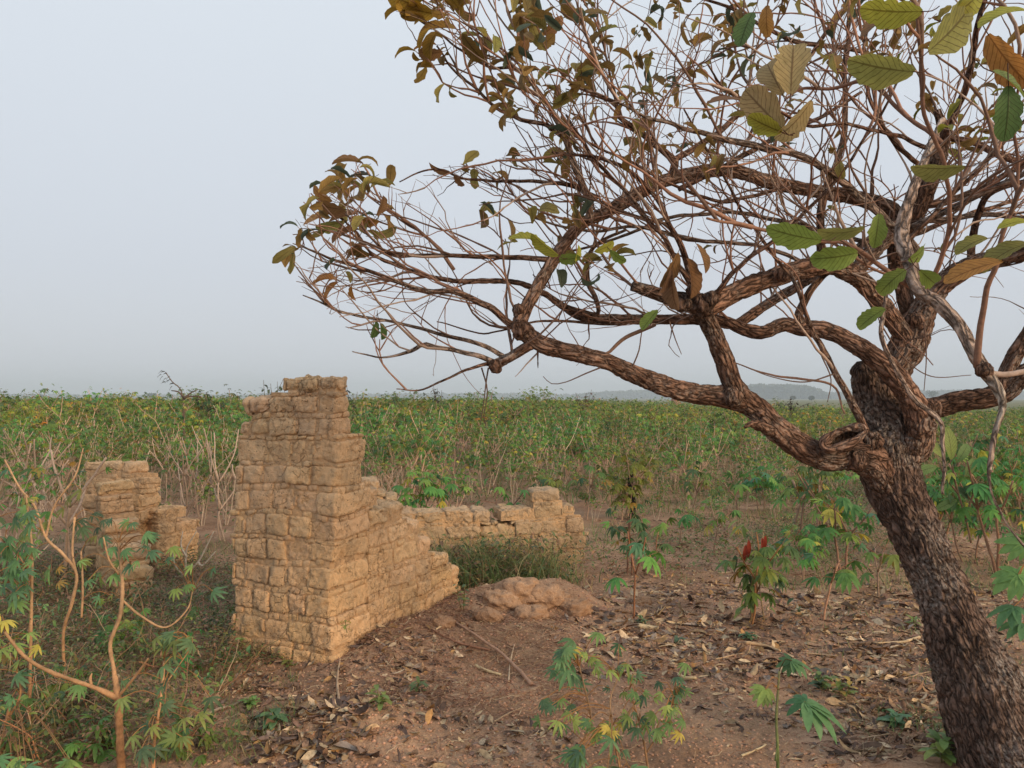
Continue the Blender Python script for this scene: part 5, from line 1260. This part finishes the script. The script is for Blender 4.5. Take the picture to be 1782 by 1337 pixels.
# soil crumbs
cr = MB()
ico = np.array([(0, 0, 1), (.89, 0, .45), (.28, .85, .45), (-.72, .53, .45), (-.72, -.53, .45), (.28, -.85, .45), (.72, .53, -.45), (-.28, .85, -.45), (-.89, 0, -.45), (-.28, -.85, -.45), (.72, -.53, -.45), (0, 0, -1)])
icf = np.array([(0, 1, 2), (0, 2, 3), (0, 3, 4), (0, 4, 5), (0, 5, 1), (1, 6, 2), (2, 7, 3), (3, 8, 4), (4, 9, 5), (5, 10, 1), (6, 7, 2), (7, 8, 3), (8, 9, 4), (9, 10, 5), (10, 6, 1), (11, 7, 6), (11, 8, 7), (11, 9, 8), (11, 10, 9), (11, 6, 10)])
for n, box, s0, s1 in ((16000, (300, 1790, 1040, 1337), .003, .012), (900, (560, 1000, 1160, 1337), .004, .014), (260, (780, 1060, 1000, 1120), .006, .02), (200, (600, 800, 1050, 1130), .006, .018), (700, (1000, 1790, 900, 1040), .006, .02)):
    x, y = ground_pts(n, *box); r = rng.uniform(s0, s1, n) * rng.uniform(.5, 1, n)
    V = ico[None] * (r[:, None] * rng.uniform(.7, 1.3, (n, 12)))[..., None] * np.array([1, 1, .7]) + np.stack([x, y, H(x, y) + r * .2], 1)[:, None]
    T = (np.arange(n)[:, None, None] * 12 + icf[None]).reshape(-1, 3)
    cr.add(V.reshape(-1, 3), None, T, np.repeat(np.array([.36, .205, .135]) * rng.uniform(.7, 1.3, (n, 1)), 12, 0))
tag(cr.build('soil_crumbs', m_clod), 'crumbs and small lumps of red earth on the ground', 'soil crumbs', kind='stuff')
# grass: clump between the walls, tufts and blades elsewhere
gs = MB()
def grass(x, y, h0, h1, cols, wd=.005, lean=.5, seg=5, curl=(.2, 1.3)):
    k = len(x); a = rng.uniform(0, 6.28, k)
    d = np.stack([np.cos(a) * lean * rng.random(k), np.sin(a) * lean * rng.random(k), np.ones(k)], 1)
    n = np.stack([-np.cos(a), -np.sin(a), np.full(k, .3)], 1)
    ln = rng.uniform(h0, h1, k); c = np.array(cols)[rng.integers(0, len(cols), k)] * rng.uniform(.7, 1.25, (k, 1))
    leaves(gs, np.stack([x, y, H(x, y) - .01], 1), d, n, ln, wd * rng.uniform(.7, 1.6, k), rng.uniform(*curl, k), .3, c, seg, 'blade')
GG = [(.14, .22, .08), (.11, .18, .065), (.20, .26, .085), (.27, .26, .11), (.44, .33, .17)]
x = rng.normal(-.22, .36, 3000); y = rng.normal(6.78, .24, 3000) + .1 * x
kk = (y > 6.2) & (y < 7.08 + x * .26) & (x < .42); x, y = x[kk], y[kk]
grass(x, y, .16, .62, GG + GG[3:] + [(.24, .17, .09)], .008, 1.0, 6, (.4, 2.2))
xg, yg = x[:900] , y[:900]
x = rng.normal(-.35, .18, 500); y = rng.normal(6.75, .15, 500); k_ = rng.random(500) < .5; grass(x[k_], y[k_], .3, .6, GG, .006, .7, 6, (.3, 1.8))
x = rng.normal(.2, .2, 500); y = rng.normal(6.7, .15, 500); grass(x, y, .12, .34, GG, .006, .6)
x, y = ground_pts(12000, -40, 470, 940, 1337); kk = n2(x, y, 1.5, 51, 3) > -.04; grass(x[kk], y[kk], .04, .16, GG + [(.25, .17, .09), (.12, .10, .03)], .004, .9)
x, y = ground_pts(1200, 390, 520, 1120, 1300); kk = n2(x, y, 2.5, 52, 3) > .02; grass(x[kk], y[kk], .04, .12, GG[:4], .003, .8)
x, y = ground_pts(12000, 1000, 1850, 860, 1030); kk = n2(x, y, .9, 53, 3) > -.02; grass(x[kk], y[kk], .04, .20, GG, .006, .9)
x, y = ground_pts(2400, 1400, 1850, 1000, 1337); kk = n2(x, y, 1.6, 54, 3) > .05; grass(x[kk], y[kk], .03, .10, GG, .004, .9)
x, y = ground_pts(9000, -100, 1850, 790, 880); grass(x, y, .12, .45, GG, .012, .9, 4)
# dry standing stalks at the right, beyond the trunk
x = rng.uniform(5.6, 10.5, 2600); y = rng.uniform(9.6, 14.5, 2600); kk = (x / y > .53)
grass(x[kk], y[kk], .5, 1.35, [(.40, .27, .13), (.33, .21, .11), (.20, .18, .07), (.12, .17, .05)], .018, .7, 6, (.3, 1.6))
tag(gs.build('grass', m_leaf), 'green and straw-coloured grass around the walls and over the soil', 'grass', kind='stuff')
# low weeds carpeting the left foreground and the thin cover before the field
wd_ = MB()
def carpet(n, box, s0, s1, cols, hmax, thr, sc=1.4, seed=61):
    x, y = ground_pts(n, *box); kk = n2(x, y, sc, seed, 3) > thr; x, y = x[kk], y[kk]; k = len(x)
    z = H(x, y) + rng.uniform(0, hmax, k); a = rng.uniform(0, 6.28, k)
    ln = rng.uniform(s0, s1, k); c = np.array(cols)[rng.integers(0, len(cols), k)] * rng.uniform(.6, 1.3, (k, 1))
    leaves(wd_, np.stack([x, y, z], 1), np.stack([np.cos(a), np.sin(a), rng.normal(0, .35, k)], 1), np.stack([rng.normal(0, .4, k), rng.normal(0, .4, k), np.ones(k)], 1), ln, ln * rng.uniform(.3, .6, k), rng.uniform(0, 1, k), .2, c, 2, 'ov')
WC = [(.12, .19, .07), (.16, .23, .07), (.22, .24, .08), (.24, .16, .085), (.34, .21, .11), (.10, .15, .075), (.18, .12, .06)]
carpet(42000, (-60, 430, 980, 1337), .014, .036, WC + WC[:2] + WC[3:5] + [(.38, .25, .14), (.22, .26, .08)], .17, -.16)
carpet(5000, (380, 560, 1130, 1337), .01, .03, WC, .06, .0)
carpet(3500, (-60, 420, 860, 1000), .02, .06, WC, .2, -.02)
carpet(2600, (1480, 1850, 1150, 1337), .015, .04, WC, .05, .04)
carpet(34000, (1000, 1850, 840, 1000), .02, .06, WC[:3] * 2 + WC[3:5], .16, -.03, .8)
carpet(9000, (640, 1000, 800, 900), .02, .06, WC[:3] + WC[3:5], .2, -.06, .8)
carpet(30000, (-200, 1950, 775, 885), .03, .09, WC[:3] * 2 + WC[3:5], .3, -.10, .5)
# broad leaves among the grass between the walls
k = 2600; x = rng.normal(-.12, .38, k); y = rng.normal(6.65, .22, k) + .12 * x; kk = (y > 6.1) & (y < 7.1 + .26 * x); x, y = x[kk], y[kk]; k = len(x)
a = rng.uniform(0, 6.28, k); ln = rng.uniform(.02, .065, k)
leaves(wd_, np.stack([x, y, H(x, y) + rng.random(k) ** 1.2 * .42], 1), np.stack([np.cos(a), np.sin(a), rng.normal(0, .4, k)], 1), np.stack([rng.normal(0, .4, k), rng.normal(0, .4, k), np.ones(k)], 1), ln, ln * rng.uniform(.25, .5, k), .8, .2, np.array(WC + [(.4, .3, .1)])[rng.integers(0, 8, k)] * rng.uniform(.6, 1.3, (k, 1)), 3, 'ov')
tag(wd_.build('weeds', m_leaf), 'low mixed weeds carpeting the soil', 'weeds', kind='stuff')

# ---- sticks and stalks lying about, each one a thing
def stick(pts, w, label, col=(.42, .29, .18), group=None, lift=.012, name='fallen_stick'):
    g = [G(x, y) for x, y in pts]; c = catmull(np.array(g), .015); c[:, 2] = H(c[:, 0], c[:, 1]) * .5 + np.linspace(g[0][2], g[-1][2], len(c)) * .5 + lift
    c[:, 2] = np.maximum(c[:, 2], H(c[:, 0], c[:, 1]) + lift * .5)
    r = np.linspace(w, w * .6, len(c)) * .5 * g[0][1] / FPX; mb = MB()
    tube(mb, c, r * (1 + .15 * vnoise(c * 60)), 7, np.clip(np.array(col) * (1 + .5 * fbm(c * 20, 3, 2)[:, None]), 0, 1), lambda A, r: .15 * r * fbm(A * 60, 3, 2))
    o = mb.build(name, m_stem, origin=g[0]); tag(o, label, 'stick', group)
stick([(925, 1195), (880, 1155), (838, 1120), (790, 1085)], 7, 'long bare brown branch pointing down-right below the earth heap', (.34, .2, .13))
stick([(855, 1135), (800, 1125), (750, 1098)], 4, 'thin reddish branch lying beside the long bare branch', (.26, .13, .08))
stick([(885, 1190), (888, 1160), (895, 1125)], 3, 'short pale forked twig crossing the long bare branch', (.45, .33, .22))
stick([(828, 1162), (850, 1172), (872, 1178)], 6, 'stubby cream stalk left of the long bare branch', (.5, .38, .22))
stick([(1296, 1122), (1330, 1128), (1358, 1136)], 6, 'straight tan stalk in the leaf litter below the red-leaved plant', (.45, .30, .17))
stick([(1110, 1092), (1128, 1095), (1146, 1096)], 9, 'short thick cream stalk at the foot of the orange stake', (.52, .40, .25))
stick([(1600, 1112), (1570, 1120), (1520, 1122)], 5, 'pale stalk running up to the trunk from the left', (.45, .33, .2))
stick([(340, 1258), (375, 1240), (410, 1228), (430, 1218)], 6, 'grey-brown stick on the weeds below the tall wall, left', (.40, .30, .22))
stick([(330, 1076), (370, 1071), (398, 1068)], 5, 'orange-tan stick lying left of the tall wall foot', (.48, .28, .14))
stick([(1290, 1320), (1315, 1308), (1332, 1301)], 4, 'short cream twig at the bottom left of the papaya seedling', (.5, .4, .25))
stick([(1180, 1180), (1195, 1184), (1212, 1184)], 7, 'short cream stalk right of the mottled cassava', (.5, .38, .22))
stick([(590, 1225), (587, 1190), (592, 1150)], 5, 'pale upright twig leaning at the corner of the tall wall', (.45, .31, .2))
stick([(232, 1180), (270, 1150), (330, 1130)], 5, 'long brown stick lying in the weeds behind the forked cassava', (.35, .2, .12))
for q, (x, y, a, ln) in enumerate(((1245, 1150, .2, 50), (1400, 1140, -.1, 60), (1050, 1110, .4, 40), (1340, 905, .1, 50), (1560, 1190, .3, 60), (1180, 890, -.2, 50), (860, 1260, .5, 50), (480, 1310, -.4, 60), (1250, 1000, .1, 50), (1500, 1290, .15, 60))):
    stick([(x, y), (x + ln * .5, y - ln * .5 * a), (x + ln, y - ln * a)], 2.6, 'dry tan stalk lying loose on the soil', (.42, .29, .18), 'dry stalks on the soil')
# dead white-barked shrub between the walls
g = G(322, 1010); o = empty('dead_shrub', g, 'bare whitish dead shrub between the left and the tall wall', 'dead shrub'); mb = MB()
for w in ([(322, 1010), (323, 985), (325, 955), (342, 925)], [(325, 970), (315, 950), (318, 925)], [(322, 1000), (345, 978), (360, 950), (372, 925)], [(345, 978), (352, 985), (375, 960)], [(323, 1005), (305, 985), (300, 955)], [(322, 1003), (300, 1004)]):
    c = catmull(np.array([P(x, y, g[1]) for x, y in w]), .02) - g; tube(mb, c, np.linspace(.011, .004, len(c)), 6, (.55, .46, .36))
mb.build('stems', m_stem, o)

# ------------------------------------------------------------------ far away: plain, wooded ridge, lone trees
fw = MB(); rng = np.random.default_rng(5)
def wood(x0, x1, d, top0, n, size, hmin=0, prof=None, col=(.05, .08, .035)):
    px = rng.uniform(x0, x1, n); t = top0 + (n2(px * .06, px * 0, 1.0, 8, 4) * 14) + np.where(prof is None, 0, 0)
    if prof is not None: t = np.interp(px, prof[0], prof[1]) + n2(px * .12, px * 0, 1.0, 8, 3) * 5
    dd = d * rng.uniform(1, 1.15, n); x = (px - CX) / FPX * dd; zt = 1.6 + (693 - t) / FPX * dd
    z = np.where(rng.random(n) < .5, zt, zt * rng.random(n) ** .6)
    nv = 6
    a = rng.uniform(0, 6.28, n); s = size * rng.uniform(.5, 1.2, n)
    for q in range(3):
        dv = unit(rng.normal(0, 1, (n, 3)))
        leaves(fw, np.stack([x, dd, np.maximum(z - s * .3, 0)], 1), dv, rng.normal(0, 1, (n, 3)), s, s * .9, .3, 0, np.array(col) * rng.uniform(.7, 1.3, (n, 1)), 1)
wood(1270, 1440, 1050, 0, 5200, 6, prof=([1270, 1290, 1310, 1340, 1400, 1425, 1440], [692, 680, 673, 673, 674, 682, 690]))
wood(1420, 1900, 1300, 0, 4200, 7, prof=([1420, 1520, 1600, 1782, 1900], [687, 684, 682, 684, 684]))
wood(1000, 1280, 1450, 0, 3600, 8, prof=([1000, 1050, 1100, 1160, 1230, 1280], [689, 685, 682, 681, 684, 688]))
wood(-300, 1020, 1600, 0, 7000, 6, prof=([-300, 60, 300, 600, 760, 1020], [689, 688, 689, 688, 686, 688]))
tag(fw.build('distant_woods', m_far, smooth=False), 'hazy blue-grey belt of distant woods along the horizon', 'distant woods', kind='stuff')
for q, (px, top, d, lab) in enumerate(((265, 684, 620, 'faint rounded tree on the far horizon at the left'), (70, 687, 640, 'small faint tree on the horizon at the far left'), (855, 684, 700, 'faint round tree on the horizon right of centre-left skyline'), (1380, 690, 520, 'hazy tree standing before the far wooded ridge'), (1622, 680, 600, 'faint tree on the horizon just right of the leaning trunk'), (1412, 690, 480, 'hazy low tree at the right end of the far ridge'))):
    bx = (px - CX) / FPX * d; hgt = 1.6 + (693 - top) / FPX * d; o = empty('distant_tree', (bx, d, 0), lab, 'tree')
    mb = MB(); tube(mb, np.array([[0, 0, -.5], [0, 0, hgt * .3], [.1, 0, hgt * .6]]), np.array([.3, .25, .15]), 6, (.1, .07, .05)); mb.build('trunk', m_stem, o)
    mb = MB(); n = 500; v = unit(rng.normal(0, 1, (n, 3))) * rng.random((n, 1)) ** .4 * np.array([hgt * .55, hgt * .55, hgt * .32]) * (1 + .4 * rng.random((n, 1))) + np.array([0, 0, hgt * .66])
    leaves(mb, v, rng.normal(0, 1, (n, 3)), rng.normal(0, 1, (n, 3)), .7, .6, .3, 0, np.array((.05, .08, .035)) * rng.uniform(.7, 1.3, (n, 1)), 1); mb.build('crown', m_far, o, smooth=False)

# ------------------------------------------------------------------ haze: one closed box of even air
hb = MB(); X, Y0, Y1, Z0, Z1 = 2600, -300, 2600, -3.0, 45
hb.add([(-X, Y0, Z0), (X, Y0, Z0), (X, Y1, Z0), (-X, Y1, Z0), (-X, Y0, Z1), (X, Y0, Z1), (X, Y1, Z1), (-X, Y1, Z1)],
       [(0, 3, 2, 1), (4, 5, 6, 7), (0, 1, 5, 4), (1, 2, 6, 5), (2, 3, 7, 6), (3, 0, 4, 7)])
mh = bpy.data.materials.new('haze'); mh.use_nodes = True; nt = mh.node_tree; nt.nodes.clear()
pv = nt.nodes.new('ShaderNodeVolumePrincipled'); pv.inputs['Density'].default_value = .0008; pv.inputs['Color'].default_value = (.80, .92, 1, 1)
oo = nt.nodes.new('ShaderNodeOutputMaterial'); nt.links.new(pv.outputs[0], oo.inputs['Volume'])
tag(hb.build('haze', mh, smooth=False), 'pale dusty haze over the plain', 'haze', kind='stuff')
